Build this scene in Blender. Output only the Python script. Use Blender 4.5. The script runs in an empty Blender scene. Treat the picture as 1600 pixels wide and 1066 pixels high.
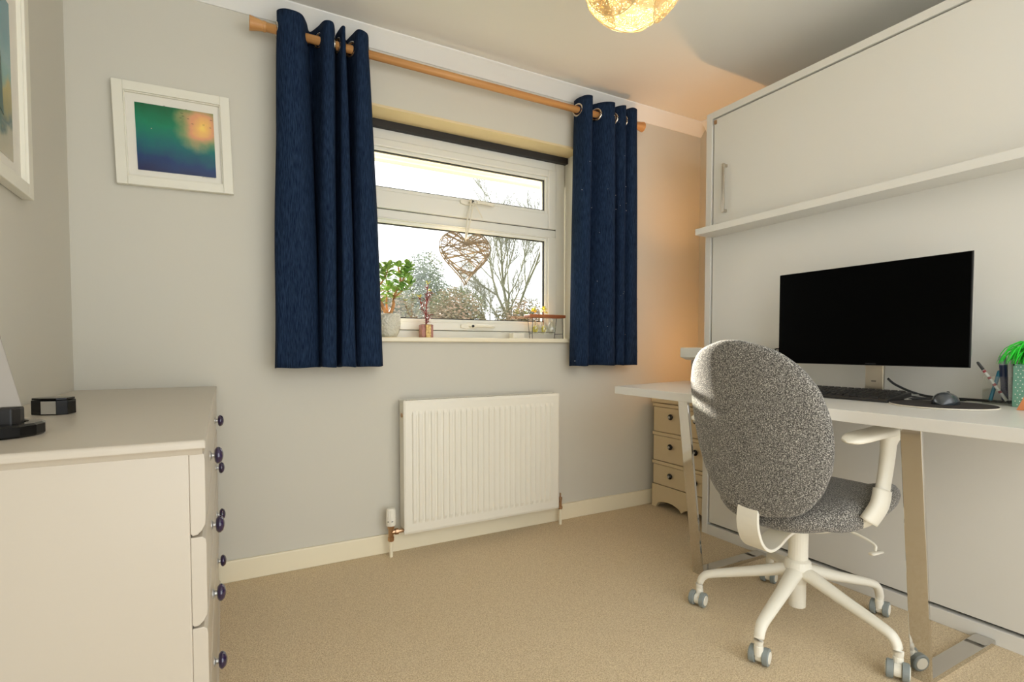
import bpy, bmesh, math, random
from mathutils import Vector, Matrix, noise
R = math.radians
random.seed(7)
sc = bpy.context.scene
C = sc.collection

# ------------------------------------------------------------------ camera
cam_d = bpy.data.cameras.new('camera')
cam_d.sensor_width = 36.0
cam_d.lens = 820.57 / 1600 * 36
cam_d.shift_y = 39.26 / 1600
cam_d.clip_start = 0.02
cam = bpy.data.objects.new('camera', cam_d)
cam.location = (0, 0, 0.97)
cam.rotation_euler = (R(90 - 2.0), 0, R(-28.67))
C.objects.link(cam)
sc.camera = cam

# ------------------------------------------------------------------ world, sun, lamps, exposure
def lin(c):
    return tuple((v / 12.92 if v <= .04045 else ((v + .055) / 1.055) ** 2.4) for v in c)
def rgb(r, g, b):
    return lin((r / 255, g / 255, b / 255)) + (1,)

w = bpy.data.worlds.new('overcast_sky')
sc.world = w
w.use_nodes = True
bg = w.node_tree.nodes['Background']
bg.inputs[0].default_value = (0.955, 0.985, 1.0, 1)
bg.inputs[1].default_value = 1.9

sun_d = bpy.data.lights.new('sun', 'SUN')
sun_d.energy = 20.0
sun_d.angle = R(0.8)
sun_d.color = (1.0, 0.93, 0.80)
sun = bpy.data.objects.new('sun', sun_d)
sun.rotation_euler = Vector((-0.062, -1.0, -0.275)).to_track_quat('-Z', 'Y').to_euler()
C.objects.link(sun)

def point_light(name, loc, energy, color, r):
    d = bpy.data.lights.new(name, 'POINT')
    d.energy = energy; d.color = color; d.shadow_soft_size = r
    o = bpy.data.objects.new(name, d); o.location = loc
    C.objects.link(o)
    return o
point_light('pendant_bulb_light', (1.104, 1.25, 2.10), 3.2, (1.0, 0.93, 0.80), 0.05)
nd = bpy.data.lights.new('niche_uplighter', 'SPOT')
nd.energy = 8; nd.color = (1.0, 0.50, 0.18); nd.shadow_soft_size = .03; nd.spot_size = R(124); nd.spot_blend = 1.0
no = bpy.data.objects.new('niche_uplighter', nd); no.location = (2.44, 2.02, 1.30); no.rotation_euler = (R(180), 0, 0); C.objects.link(no)
point_light('niche_lamp_glow', (2.50, 2.10, 0.98), 0.9, (1.0, 0.48, 0.16), 0.05)

sc.view_settings.view_transform = 'Standard'
sc.view_settings.look = 'None'
sc.view_settings.exposure = 0.70
sc.view_settings.gamma = 1.0
sc.view_settings.use_curve_mapping = False

# ------------------------------------------------------------------ materials
MATS = {}
def mat(name, col, rough=.5, metal=0.0, spec=.5, coat=0, bump=None, vary=None, emit=None, trans=0, sheen=0):
    if name in MATS: return MATS[name]
    m = bpy.data.materials.new(name); m.use_nodes = True
    nt = m.node_tree; b = nt.nodes['Principled BSDF']
    b.inputs['Base Color'].default_value = rgb(*col)
    b.inputs['Roughness'].default_value = rough
    b.inputs['Metallic'].default_value = metal
    b.inputs['Specular IOR Level'].default_value = spec
    if coat: b.inputs['Coat Weight'].default_value = coat; b.inputs['Coat Roughness'].default_value = .08
    if sheen: b.inputs['Sheen Weight'].default_value = sheen
    if trans: b.inputs['Transmission Weight'].default_value = trans
    if emit:
        b.inputs['Emission Color'].default_value = rgb(*emit[0]); b.inputs['Emission Strength'].default_value = emit[1]
    tc = nt.nodes.new('ShaderNodeTexCoord')
    if vary:                        # (scale, colour2, detail, low, high, (sx,sy,sz))
        n = nt.nodes.new('ShaderNodeTexNoise'); n.inputs['Scale'].default_value = vary[0]; n.inputs['Detail'].default_value = vary[2]
        mp = nt.nodes.new('ShaderNodeMapping'); mp.inputs['Scale'].default_value = vary[5] if len(vary) > 5 else (1, 1, 1)
        cr = nt.nodes.new('ShaderNodeValToRGB')
        cr.color_ramp.elements[0].position = vary[3]; cr.color_ramp.elements[1].position = vary[4]
        cr.color_ramp.elements[0].color = rgb(*col); cr.color_ramp.elements[1].color = rgb(*vary[1])
        nt.links.new(tc.outputs['Object'], mp.inputs[0]); nt.links.new(mp.outputs[0], n.inputs['Vector'])
        nt.links.new(n.outputs['Fac'], cr.inputs[0]); nt.links.new(cr.outputs[0], b.inputs['Base Color'])
    if bump:                        # (scale, strength, distance, (sx,sy,sz))
        n = nt.nodes.new('ShaderNodeTexNoise'); n.inputs['Scale'].default_value = bump[0]; n.inputs['Detail'].default_value = 3
        mp = nt.nodes.new('ShaderNodeMapping'); mp.inputs['Scale'].default_value = bump[3] if len(bump) > 3 else (1, 1, 1)
        bp = nt.nodes.new('ShaderNodeBump'); bp.inputs['Strength'].default_value = bump[1]; bp.inputs['Distance'].default_value = bump[2]
        nt.links.new(tc.outputs['Object'], mp.inputs[0]); nt.links.new(mp.outputs[0], n.inputs['Vector'])
        nt.links.new(n.outputs['Fac'], bp.inputs['Height']); nt.links.new(bp.outputs[0], b.inputs['Normal'])
    MATS[name] = m
    return m

M_wall = mat('wall_paint', (211, 207, 194), .85, spec=.2, bump=(240, .05, .002))
M_ceil = mat('ceiling_paint', (236, 235, 230), .9, spec=.2)
M_trim = mat('cream_gloss_paint', (242, 232, 204), .35)
M_soffit = mat('cream_board', (226, 205, 160), .6)
M_upvc = mat('white_upvc', (232, 230, 220), .28)
M_dark = mat('dark_gasket_gap_shade', (40, 37, 36), .6)
M_carpet = mat('beige_carpet', (206, 177, 132), .95, spec=.1, vary=(260, (252, 232, 194), 3, .33, .66), bump=(420, .9, .006), sheen=.2)
M_furn = mat('cream_furniture_paint', (194, 184, 168), .32, bump=(6, .04, .01, (1, 1, 6)))
M_chest = mat('chest_cream_paint', (226, 206, 168), .4)
M_white = mat('white_laminate', (223, 220, 212), .42)
M_desk = mat('desk_white_top', (222, 219, 212), .3)
M_rad = mat('radiator_enamel', (238, 233, 218), .35)
M_chrome = mat('chrome', (208, 205, 200), .07, 1.0)
M_nickel = mat('brushed_nickel', (200, 192, 178), .3, 1.0)
M_copper = mat('brass_copper', (188, 152, 118), .3, 1.0)
M_wood = mat('pine_pole', (212, 160, 100), .45, vary=(9, (188, 126, 68), 4, .35, .7, (.15, 5, 5)))
M_curt = mat('navy_curtain', (13, 26, 48), .9, spec=.1, vary=(120, (44, 62, 88), 3, .35, .75, (4, 4, .25)), bump=(900, .25, .001))
M_eyelet = mat('eyelet_metal', (215, 205, 190), .2, 1.0)
M_knob = mat('purple_glass_knob', (30, 10, 62), .06, coat=1)
M_knobblk = mat('black_knob', (16, 14, 16), .25)
M_blackgl = mat('black_gloss', (8, 8, 9), .06, spec=.3)
M_black = mat('black_plastic', (16, 15, 15), .5)
M_key = mat('keycap_black', (22, 20, 20), .45)
M_screen = mat('screen_black', (2, 2, 2), .35, spec=.05)
M_silver = mat('silver_plastic', (205, 203, 198), .3, .7)
M_white_pl = mat('white_plastic', (236, 231, 216), .38)
M_gray_wheel = mat('grey_rubber', (135, 142, 140), .5)
M_shadegrey = mat('grey_case', (150, 142, 130), .45)
M_pr_light = mat('printer_light', (205, 202, 190), .4)
M_pr_dark = mat('printer_dark', (70, 68, 66), .2, coat=.5)
M_bark = mat('grey_green_bark', (96, 100, 82), .9, vary=(3, (124, 122, 100), 3, .3, .7))
M_twig = mat('pale_twig', (112, 102, 92), .9)
M_wicker = mat('willow', (160, 142, 116), .7)
M_ribbon = mat('cream_ribbon', (226, 220, 200), .7)

def fabric_heather():
    m = bpy.data.materials.new('heather_grey_wool'); m.use_nodes = True
    nt = m.node_tree; b = nt.nodes['Principled BSDF']; b.inputs['Roughness'].default_value = .92
    b.inputs['Specular IOR Level'].default_value = .15; b.inputs['Sheen Weight'].default_value = .25
    tc = nt.nodes.new('ShaderNodeTexCoord'); n = nt.nodes.new('ShaderNodeTexNoise')
    n.inputs['Scale'].default_value = 330; n.inputs['Detail'].default_value = 4; n.inputs['Roughness'].default_value = .75
    cr = nt.nodes.new('ShaderNodeValToRGB'); e = cr.color_ramp.elements
    e[0].position = .40; e[0].color = rgb(52, 50, 48); e[1].position = .64; e[1].color = rgb(222, 217, 207)
    x = e.new(.52); x.color = rgb(112, 109, 103)
    bp = nt.nodes.new('ShaderNodeBump'); bp.inputs['Strength'].default_value = .4; bp.inputs['Distance'].default_value = .002
    nt.links.new(tc.outputs['Object'], n.inputs['Vector']); nt.links.new(n.outputs['Fac'], cr.inputs[0])
    nt.links.new(cr.outputs[0], b.inputs['Base Color']); nt.links.new(n.outputs['Fac'], bp.inputs['Height']); nt.links.new(bp.outputs[0], b.inputs['Normal'])
    return m
M_wool = fabric_heather()

def glass_thin(name, tint=(1, 1, 1), gl=.06):
    m = bpy.data.materials.new(name); m.use_nodes = True
    nt = m.node_tree; out = nt.nodes['Material Output']; nt.nodes.remove(nt.nodes['Principled BSDF'])
    t = nt.nodes.new('ShaderNodeBsdfTransparent'); t.inputs[0].default_value = (*tint, 1)
    g = nt.nodes.new('ShaderNodeBsdfGlossy'); g.inputs['Roughness'].default_value = .02
    mx = nt.nodes.new('ShaderNodeMixShader')
    mx.inputs[0].default_value = gl; nt.links.new(t.outputs[0], mx.inputs[1]); nt.links.new(g.outputs[0], mx.inputs[2])
    nt.links.new(mx.outputs[0], out.inputs[0])
    return m
M_glass = glass_thin('window_glass', (.98, .98, .98), .03)
M_acrylic = glass_thin('clear_acrylic', (.95, .96, .95), .07)

# ------------------------------------------------------------------ mesh helpers
def finish(me, smooth):
    if smooth:
        for p in me.polygons: p.use_smooth = True
def base_of(bm):
    xs = [v.co.x for v in bm.verts]; ys = [v.co.y for v in bm.verts]; zs = [v.co.z for v in bm.verts]
    return Vector(((min(xs) + max(xs)) / 2, (min(ys) + max(ys)) / 2, min(zs)))
def obj(name, bm, m, parent=None, smooth=False, bevel=0, seg=2, local=False, label=None, solid=0, sub=0):
    """one mesh object; coordinates are world unless local"""
    bmesh.ops.recalc_face_normals(bm, faces=bm.faces)
    if parent is None:
        b = base_of(bm); bm.transform(Matrix.Translation(-b))
    elif not local:
        off = Vector(parent['_o']) ; bm.transform(Matrix.Translation(-off))
    me = bpy.data.meshes.new(name); bm.to_mesh(me); bm.free(); finish(me, smooth)
    for mm in (m if isinstance(m, (list, tuple)) else [m]): me.materials.append(mm)
    o = bpy.data.objects.new(name, me); C.objects.link(o)
    if parent is None:
        o.location = b; o['_o'] = tuple(b)
    else:
        o.parent = parent; o['_o'] = (0, 0, 0) if local else tuple(parent['_o'])
    if solid:
        s = o.modifiers.new('solid', 'SOLIDIFY'); s.thickness = solid; s.offset = 0
    if sub:
        s = o.modifiers.new('sub', 'SUBSURF'); s.levels = sub; s.render_levels = sub
    if bevel:
        s = o.modifiers.new('bevel', 'BEVEL'); s.width = bevel; s.segments = seg; s.limit_method = 'ANGLE'; s.angle_limit = R(40)
        s.harden_normals = False
    if label: o['label'] = label
    return o
def thing(name, label, cat, loc=(0, 0, 0), rz=0, group=None):
    o = bpy.data.objects.new(name, None); C.objects.link(o)
    o.location = loc; o.rotation_euler = (0, 0, rz); o.empty_display_size = .05
    o['label'] = label; o['category'] = cat; o['_o'] = tuple(loc)
    if group: o['group'] = group
    return o
def tag(o, label, cat, group=None, kind=None):
    o['label'] = label; o['category'] = cat
    if group: o['group'] = group
    if kind: o['kind'] = kind
    return o
def struct(name, bm, m, label=None, cat=None, **k):
    o = obj(name, bm, m, **k); o['kind'] = 'structure'
    if label: o['label'] = label; o['category'] = cat
    return o
def B(*boxes):
    bm = bmesh.new()
    for b in boxes: box(bm, *b)
    return bm
def box(bm, x0, x1, y0, y1, z0, z1):
    v = [bm.verts.new((x, y, z)) for x in (x0, x1) for y in (y0, y1) for z in (z0, z1)]
    for f in ((0, 1, 3, 2), (4, 6, 7, 5), (0, 4, 5, 1), (2, 3, 7, 6), (0, 2, 6, 4), (1, 5, 7, 3)):
        bm.faces.new([v[i] for i in f])
def frame(p0, p1, up=Vector((0, 0, 1))):
    d = (p1 - p0).normalized()
    if abs(d.dot(up)) > .98: up = Vector((1, 0, 0))
    s = d.cross(up).normalized(); u = s.cross(d).normalized()
    return s, u
def loft(bm, rings, close=True, cap=True):
    vr = [[bm.verts.new(p) for p in r] for r in rings]
    n = len(vr[0])
    for a, b in zip(vr[:-1], vr[1:]):
        for i in range(n if close else n - 1):
            j = (i + 1) % n
            bm.faces.new((a[i], a[j], b[j], b[i]))
    if cap and close:
        bm.faces.new(vr[0][::-1]); bm.faces.new(vr[-1])
    return vr
def tube(bm, pts, r, seg=8, flat=1.0, up=Vector((0, 0, 1)), cap=True):
    """round (or flattened: height r*flat) tube along pts; r number or list"""
    pts = [Vector(p) for p in pts]; rings = []
    for i, p in enumerate(pts):
        a = pts[max(i - 1, 0)]; b = pts[min(i + 1, len(pts) - 1)]
        s, u = frame(a, b, up); rr = r[i] if isinstance(r, (list, tuple)) else r
        rings.append([p + s * rr * math.cos(t) + u * rr * flat * math.sin(t) for t in [2 * math.pi * k / seg for k in range(seg)]])
    loft(bm, rings, cap=cap)
def bar(bm, pts, wd, th, side):
    """rectangular bar along pts; side = width direction (constant); th in-plane thickness"""
    pts = [Vector(p) for p in pts]; side = Vector(side).normalized(); rings = []
    for i, p in enumerate(pts):
        a = pts[max(i - 1, 0)]; b = pts[min(i + 1, len(pts) - 1)]
        d = (b - a).normalized(); n = d.cross(side).normalized()
        W = wd[i] if isinstance(wd, (list, tuple)) else wd
        T = th[i] if isinstance(th, (list, tuple)) else th
        rings.append([p + side * W / 2 + n * T / 2, p - side * W / 2 + n * T / 2, p - side * W / 2 - n * T / 2, p + side * W / 2 - n * T / 2])
    loft(bm, rings)
def lathe(bm, prof, c=(0, 0, 0), seg=24, axis='z', cap=True):
    """prof list of (r, h) along axis"""
    rings = []
    for r, h in prof:
        r = max(r, 1e-5); ring = []
        for k in range(seg):
            t = 2 * math.pi * k / seg; a, b_ = r * math.cos(t), r * math.sin(t)
            p = {'z': (a, b_, h), 'x': (h, a, b_), 'y': (a, h, b_)}[axis]
            ring.append(Vector(c) + Vector(p))
        rings.append(ring)
    loft(bm, rings, cap=cap)
def prism(bm, poly, axis, a, b):
    """poly in the two other axes (x,y / x,z / y,z)"""
    def P(u, v, h): return {'z': (u, v, h), 'y': (u, h, v), 'x': (h, u, v)}[axis]
    loft(bm, [[P(u, v, a) for u, v in poly], [P(u, v, b) for u, v in poly]])
def smooth_path(pts, n=8):
    pts = [Vector(p) for p in pts]; out = []
    for i in range(len(pts) - 1):
        p0 = pts[max(i - 1, 0)]; p1 = pts[i]; p2 = pts[i + 1]; p3 = pts[min(i + 2, len(pts) - 1)]
        for k in range(n):
            t = k / n
            out.append(.5 * ((2 * p1) + (p2 - p0) * t + (2 * p0 - 5 * p1 + 4 * p2 - p3) * t * t + (3 * p1 - p0 - 3 * p2 + p3) * t ** 3))
    out.append(pts[-1]); return out
def lerp(tab, t):
    if t <= tab[0][0]: return tab[0][1]
    for (a, va), (b, vb) in zip(tab[:-1], tab[1:]):
        if t <= b:
            u = (t - a) / (b - a); return va + (vb - va) * u
    return tab[-1][1]

# ------------------------------------------------------------------ the room shell
XL, XR, YW, ZC = -0.485, 2.73, 2.445, 2.40
YB = -1.15
WX0, WX1, WZ0, WZ1 = 0.46, 1.785, 1.00, 2.088
bm = B((XL - .1, XR + .1, YB, YW, -.12, 0)); struct('floor', bm, M_carpet, 'beige twist pile carpet covering the whole floor', 'carpet')
struct('ceiling', B((XL - .1, XR + .1, YB, YW + .3, ZC, ZC + .1)), M_ceil)
struct('wall_left', B((XL - .1, XL, YB, YW + .3, 0, ZC)), M_wall)
struct('wall_right', B((XR, XR + .1, YB, YW + .3, 0, ZC)), M_wall)
bm = B((XL, WX0, YW, YW + .3, 0, ZC), (WX1, XR, YW, YW + .3, 0, ZC), (WX0, WX1, YW, YW + .3, 0, WZ0), (WX0, WX1, YW, YW + .3, WZ1, ZC))
struct('wall_back', bm, M_wall)
struct('baseboard_back', B((XL, XR, YW - .015, YW, 0, .09)), M_trim, bevel=.004)
struct('baseboard_left', B((XL, XL + .015, YB, YW - .015, 0, .09)), M_trim, bevel=.004)
def coving(poly, axis, a, b, name):
    bm = bmesh.new(); prism(bm, poly, axis, a, b); struct(name, bm, M_ceil)
def cove_poly(w0, z0, s):
    pts = [(w0, z0), (w0, z0 - .070), (w0 + s * .006, z0 - .070)]
    for k in range(1, 8):
        t = k / 8 * math.pi / 2
        pts.append((w0 + s * (.062 - .056 * math.cos(t)), z0 - .070 + .064 * (1 - math.cos(t)) * .35 + .064 * math.sin(t) * .65 * (k / 8)))
    pts += [(w0 + s * .062, z0 - .006), (w0 + s * .062, z0)]
    return pts
coving(cove_poly(YW, ZC, -1), 'x', XL, XR, 'trim_1')
coving(cove_poly(XR, ZC, -1), 'y', YB, YW - .062, 'trim_2')

# ------------------------------------------------------------------ window
win = thing('window_1', 'white framed window with a narrow opening light above a wide pane', 'window', (1.168, 2.6, 1.02)); win['kind'] = 'structure'
FY0, FY1 = 2.60, 2.67
def ring_xz(bm, x0, x1, z0, z1, w_, y0, y1, wb=None, wt=None):
    wb = wb or w_; wt = wt or w_
    box(bm, x0, x0 + w_, y0, y1, z0, z1); box(bm, x1 - w_, x1, y0, y1, z0, z1)
    box(bm, x0 + w_, x1 - w_, y0, y1, z0, z0 + wb); box(bm, x0 + w_, x1 - w_, y0, y1, z1 - wt, z1)
bm = bmesh.new(); ring_xz(bm, .472, 1.775, 1.015, 2.045, .062, FY0, FY1, .045, .048)
box(bm, .534, 1.713, FY0, FY1, 1.612, 1.655)
obj('window_frame', bm, M_upvc, win, bevel=.004, label='fixed outer frame')
for nm, z0, z1, g0, g1 in (('upper_sash', 1.653, 1.999, 1.765, 1.935), ('lower_sash', 1.058, 1.614, 1.122, 1.585)):
    bm = bmesh.new(); ring_xz(bm, .540, 1.707, z0 + .004, z1 - .004, .052, FY0 - .014, FY1 + .008, g0 - z0 - .024, z1 - g1 - .024)
    s = obj('sash', bm, M_upvc, win, bevel=.006, seg=3)
    bm = bmesh.new(); ring_xz(bm, .591, 1.656, g0 - .021, g1 + .021, .018, FY0 - .004, FY0 + .018); obj('glazing_bead', bm, M_upvc, s, bevel=.004)
    bm = bmesh.new(); ring_xz(bm, .534, 1.713, z0 - .003, z1 + .003, .008, FY0 + .003, FY0 + .012); obj('seal', bm, M_dark, s)
    bm = bmesh.new(); ring_xz(bm, .608, 1.639, g0 - .004, g1 + .004, .006, FY0 + .006, FY0 + .020)
    obj('gasket', bm, M_dark, s)
    obj('glass', B((.610, 1.637, FY0 + .021, FY0 + .025, g0, g1)), M_glass, s)
    # handle on the bottom rail
    hz = (g0 + z0) / 2 + (.03 if z0 > 1.5 else -.005); hx = 1.155
    bm = bmesh.new()
    prism(bm, [(hx - .055, hz - .008), (hx - .03, hz - .014), (hx + .03, hz - .014), (hx + .03, hz + .014), (hx - .03, hz + .014), (hx - .055, hz + .008)], 'y', FY0 - .026, FY0 - .014)
    h = obj('handle', bm, M_white_pl, s, bevel=.003)
    bm = bmesh.new(); tube(bm, smooth_path([(hx, FY0 - .024, hz), (hx + .01, FY0 - .045, hz), (hx + .05, FY0 - .050, hz + .002), (hx + .13, FY0 - .047, hz - .002)], 5), .0115, 10, .7)
    obj('lever', bm, M_white_pl, h, smooth=True)
    bm = bmesh.new(); lathe(bm, [(.006, FY0 - .0565), (.007, FY0 - .052), (.007, FY0 - .03)], (hx + .004, 0, hz), 12, 'y'); obj('lock_button', bm, M_black, h)
# head of the recess: cream board, dark strip
obj('head_board', B((WX0, WX1, YW - .004, FY0 - .02, WZ1 - .012, WZ1)), M_soffit, win, bevel=.002, label='cream painted board under the lintel')
obj('head_strip', B((WX0 + .002, WX1 - .002, FY0 - .03, FY0 + .004, WZ1 - .045, WZ1 - .012)), M_dark, win, label='black strip above the frame')
struct('trim_3', B((WX1 - .006, WX1, YW - .002, FY0, 1.02, WZ1 - .012)), M_upvc)
struct('trim_4', B((WX0, WX0 + .006, YW - .002, FY0, 1.02, WZ1 - .012)), M_upvc)
obj('window_sill', B((WX0 + .001, WX1 - .001, YW, FY0 + .01, .998, 1.02), (WX0 - .03, WX1 - .01, YW - .03, YW, .998, 1.02)), M_trim, win, bevel=.006, seg=3, label='cream sill board')

# ------------------------------------------------------------------ outside
struct('ground', B((-30, 45, 3.2, 60, -2.7, -2.6)), mat('lawn', (120, 128, 84), .95, vary=(1.2, (150, 146, 104), 4, .3, .7)), 'pale winter lawn beyond the window', 'lawn')
ev = thing('roof_eave', 'white eave board and gutter seen through the top of the window', 'eave', (1.2, 2.76, 2.04)); ev['kind'] = 'structure'
obj('fascia', B((-1.0, 3.6, 2.76, 3.0, 2.055, 2.12), (-1.0, 3.6, 2.98, 3.0, 2.04, 2.16)), mat('pink_white_board', (225, 205, 190), .6), ev, bevel=.003)
bm = bmesh.new()
prism(bm, [(3.002, 2.11), (3.002, 2.06), (3.03, 2.045), (3.07, 2.045), (3.095, 2.06), (3.095, 2.11), (3.09, 2.11), (3.09, 2.065), (3.067, 2.05), (3.033, 2.05), (3.008, 2.065), (3.008, 2.11)], 'x', -1.0, 3.6)
obj('gutter', bm, mat('grey_gutter', (170, 165, 160), .5), ev)

def tree_mesh(base, height, levels, r0, spread, nfork, lean=(0, 0, 1), seedv=1, seg=5, first=.25, shrink=.72, upb=.25):
    rnd = random.Random(seedv); bm = bmesh.new()
    def grow(p, d, L, r, lev):
        n = 4; pts = [p]; rs = [r]; q = p.copy(); dd = d.copy()
        for i in range(n):
            dd = (dd + Vector((rnd.uniform(-1, 1), rnd.uniform(-1, 1), rnd.uniform(-.4, 1) * .8 + upb)) * .13).normalized()
            q = q + dd * L / n; pts.append(q.copy()); rs.append(r * (1 - .42 * (i + 1) / n))
            if lev > 0 and i >= 1 and (lev < levels or i >= 2):
                for _ in range(nfork if i == n - 1 else max(1, nfork - 1)):
                    a = rnd.uniform(0, 2 * math.pi)
                    s, u = frame(Vector((0, 0, 0)), dd)
                    nd = (dd + (s * math.cos(a) + u * math.sin(a)) * rnd.uniform(.5, 1) * spread).normalized()
                    grow(q.copy(), nd, L * rnd.uniform(shrink - .12, shrink + .1), rs[-1] * .62, lev - 1)
        tube(bm, pts, rs, seg if lev > 1 else 3, cap=False)
    grow(Vector(base), Vector(lean).normalized(), height * first, r0, levels)
    return bm
def bare_tree(base, height, levels, r0, spread, nfork, label, seedv, group=None, m=None, **k):
    t = thing('bare_tree', label, 'tree', base, 0, group)
    bm = tree_mesh(base, height, levels, r0, spread, nfork, seedv=seedv, **k)
    obj('branches', bm, m or M_bark, t, smooth=True)
    return t
bare_tree((7.15, 12.5, -2.6), 8.4, 6, .12, .80, 3, 'spreading bare tree with green grey branches behind the right of the lower pane', 12, first=.50, shrink=.50, upb=.34)
bare_tree((5.6, 20.0, -2.6), 10.6, 4, .10, .30, 2, 'tall thin bare tree behind the jade plant', 4, m=M_twig, first=.42, shrink=.55)
bare_tree((8.0, 21.0, -2.6), 10.4, 4, .08, .26, 2, 'slender bare sapling behind the left half of the heart', 9, m=M_twig, first=.42, shrink=.52)

def foliage_bm(blobs, n, size, rnd):
    bm = bmesh.new()
    tot = sum(b[3] * b[3] for b in blobs)
    for (cx, cy, cz, r, sz) in blobs:
        for _ in range(int(n * r * r / tot)):
            v = Vector((rnd.gauss(0, 1), rnd.gauss(0, 1), rnd.gauss(0, 1))).normalized() * (rnd.random() ** .4)
            p = Vector((cx, cy, cz)) + Vector((v.x * r, v.y * r, v.z * r * sz))
            a = Vector((rnd.gauss(0, 1), rnd.gauss(0, 1), rnd.gauss(0, 1))).normalized(); s, u = frame(Vector(), a)
            q = size * rnd.uniform(.5, 1.2)
            bm.faces.new([bm.verts.new(p + s * q), bm.verts.new(p + u * q * .5), bm.verts.new(p - s * q), bm.verts.new(p - u * q * .5)])
    return bm
M_ev = mat('evergreen_leaf', (78, 92, 72), .8, vary=(2.5, (124, 134, 112), 3, .35, .65))
M_hd = mat('hedge_leaf', (96, 104, 72), .8, vary=(1.5, (142, 118, 98), 4, .4, .62))
rnd = random.Random(3)
ex, ey = 6.05, 17.0
t = thing('evergreen_tree', 'grey green bushy evergreen between the jade plant and the wicker heart', 'tree', (ex, ey, -2.6))
bm = bmesh.new(); tube(bm, [(ex, ey, -2.6), (ex, ey, 2.6)], [.16, .07], 8); obj('trunk', bm, M_bark, t, smooth=True)
obj('foliage', foliage_bm([(ex - .1, ey, 3.55, .65, 1.1), (ex - .3, ey, 2.7, 1.1, .9), (ex + .5, ey + .1, 2.3, 1.0, .9), (ex - .9, ey, 2.1, .8, 1), (ex, ey, 1.2, 1.4, .9)], 26000, .045, rnd), M_ev, t)
specs = [(2.9, 10.8, 'mottled shrub behind the pot of the jade plant', 2.3, .72), (4.55, 10.9, 'brownish green shrub behind the lower tip of the heart', 2.3, .72),
         (6.2, 10.8, 'low rusty shrub beside the spreading tree trunk', 2.15, .72), (7.9, 10.6, 'green shrub behind the right hand window frame', 2.2, .75), (5.4, 14.2, 'pale shrub between the evergreen and the spreading tree', 2.3, .9)]
for x, y, lab, top, r in specs:
    t = thing('garden_shrub', lab, 'shrub', (x, y, -2.6))
    bm = bmesh.new()
    for k in range(5):
        tube(bm, [(x, y, -2.6), (x + rnd.uniform(-.3, .3), y + rnd.uniform(-.3, .3), top - .8)], [.05, .02], 5)
    obj('stem', bm, M_bark, t)
    obj('foliage', foliage_bm([(x, y, top - r * .8, r, .85), (x - .25, y, top - r * 1.2, r * .7, 1), (x + .25, y + .1, top - r, r * .7, .9), (x, y, top - 2.2 * r, r, 1)], 12000, .036, rnd), M_hd, t)

# ------------------------------------------------------------------ curtains and pole
PY, PZ = 2.36, 2.255
pole = thing('curtain_pole', 'round natural wood curtain pole with flared ends above the window', 'curtain pole', (1.13, PY, PZ))
bm = bmesh.new(); tube(bm, [(.165, PY, PZ), (2.10, PY, PZ)], .0175, 20); obj('pole', bm, M_wood, pole, smooth=True)
for x, s in ((.168, -1), (2.097, 1)):
    bm = bmesh.new(); lathe(bm, [(.018, 0), (.0205, .004 * s), (.0205, .012 * s), (.019, .014 * s), (.0275, .058 * s), (.0275, .061 * s)], (x, PY, PZ), 24, 'x')
    obj('finial', bm, M_wood, pole, smooth=False)
for x in (.405, 1.90):
    bm = bmesh.new(); tube(bm, [(x, PY + .02, PZ), (x, YW, PZ)], .010, 10); lathe(bm, [(.028, YW - .014), (.028, YW)], (x, 0, PZ), 20, 'y')
    obj('bracket', bm, M_wood, pole)

def curtain(name, label, top, bot, z0, z1, eyes, sparkle=0):
    """top/bot: control lists of (x, y) with matching counts; each consecutive pair is a fold"""
    t = thing(name, label, 'curtain', ((top[0][0] + top[-1][0]) / 2, PY, z0))
    n = 10
    def path(ctrl): return smooth_path([(x, y, 0) for x, y in ctrl], n)
    A = path(top); Bp = path(bot); rows = 46; bm = bmesh.new(); grid = []
    for j in range(rows + 1):
        v = j / rows; z = z1 + (z0 - z1) * v; s = max(0, min(1, (v - .05) / .95)) ** .8; row = []
        for i in range(len(A)):
            p = A[i].lerp(Bp[i], s)
            wob = noise.noise(Vector((i * .12, v * 3.0, 3.3))) * .010 * min(1, v * 3)
            row.append(bm.verts.new((p.x + wob * .6, p.y + wob, z + .004 * v * noise.noise(Vector((i * .08, 1.5, 7))))))
        grid.append(row)
    for j in range(rows):
        for i in range(len(A) - 1):
            bm.faces.new((grid[j][i], grid[j][i + 1], grid[j + 1][i + 1], grid[j + 1][i]))
    obj('fabric', bm, M_curt, t, smooth=True, solid=.003)
    for (x, y, ang) in eyes:
        bm = bmesh.new()
        pts = []
        for k in range(25):
            a = 2 * math.pi * k / 24
            pts.append(Vector((x, PY, PZ)) + Vector((math.cos(ang), math.sin(ang), 0)) * .029 * math.cos(a) + Vector((0, 0, 1)) * .029 * math.sin(a))
        tube(bm, pts, .0065, 8, cap=False); obj('eyelet', bm, M_eyelet, t, smooth=True)
    if sparkle:
        rn = random.Random(5); bm = bmesh.new()
        for _ in range(sparkle):
            i = rn.randrange(3, len(A) - 4); v = rn.random() ** .9; s = max(0, min(1, (v - .05) / .95)) ** .8
            p = A[i].lerp(Bp[i], s); q = A[i + 1].lerp(Bp[i + 1], s); nrm = Vector((q.y - p.y, -(q.x - p.x), 0)).normalized()
            if nrm.y > 0: nrm = -nrm
            c = Vector((p.x, p.y, z1 + (z0 - z1) * v)) + nrm * .006
            bmesh.ops.create_icosphere(bm, subdivisions=1, radius=rn.uniform(.0012, .0026), matrix=Matrix.Translation(c))
        s_ = obj('sequin', bm, mat('sequin_silver', (235, 240, 250), .2, .6), t); s_['kind'] = 'stuff'
    return t
F, K = 2.306, 2.425
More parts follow.
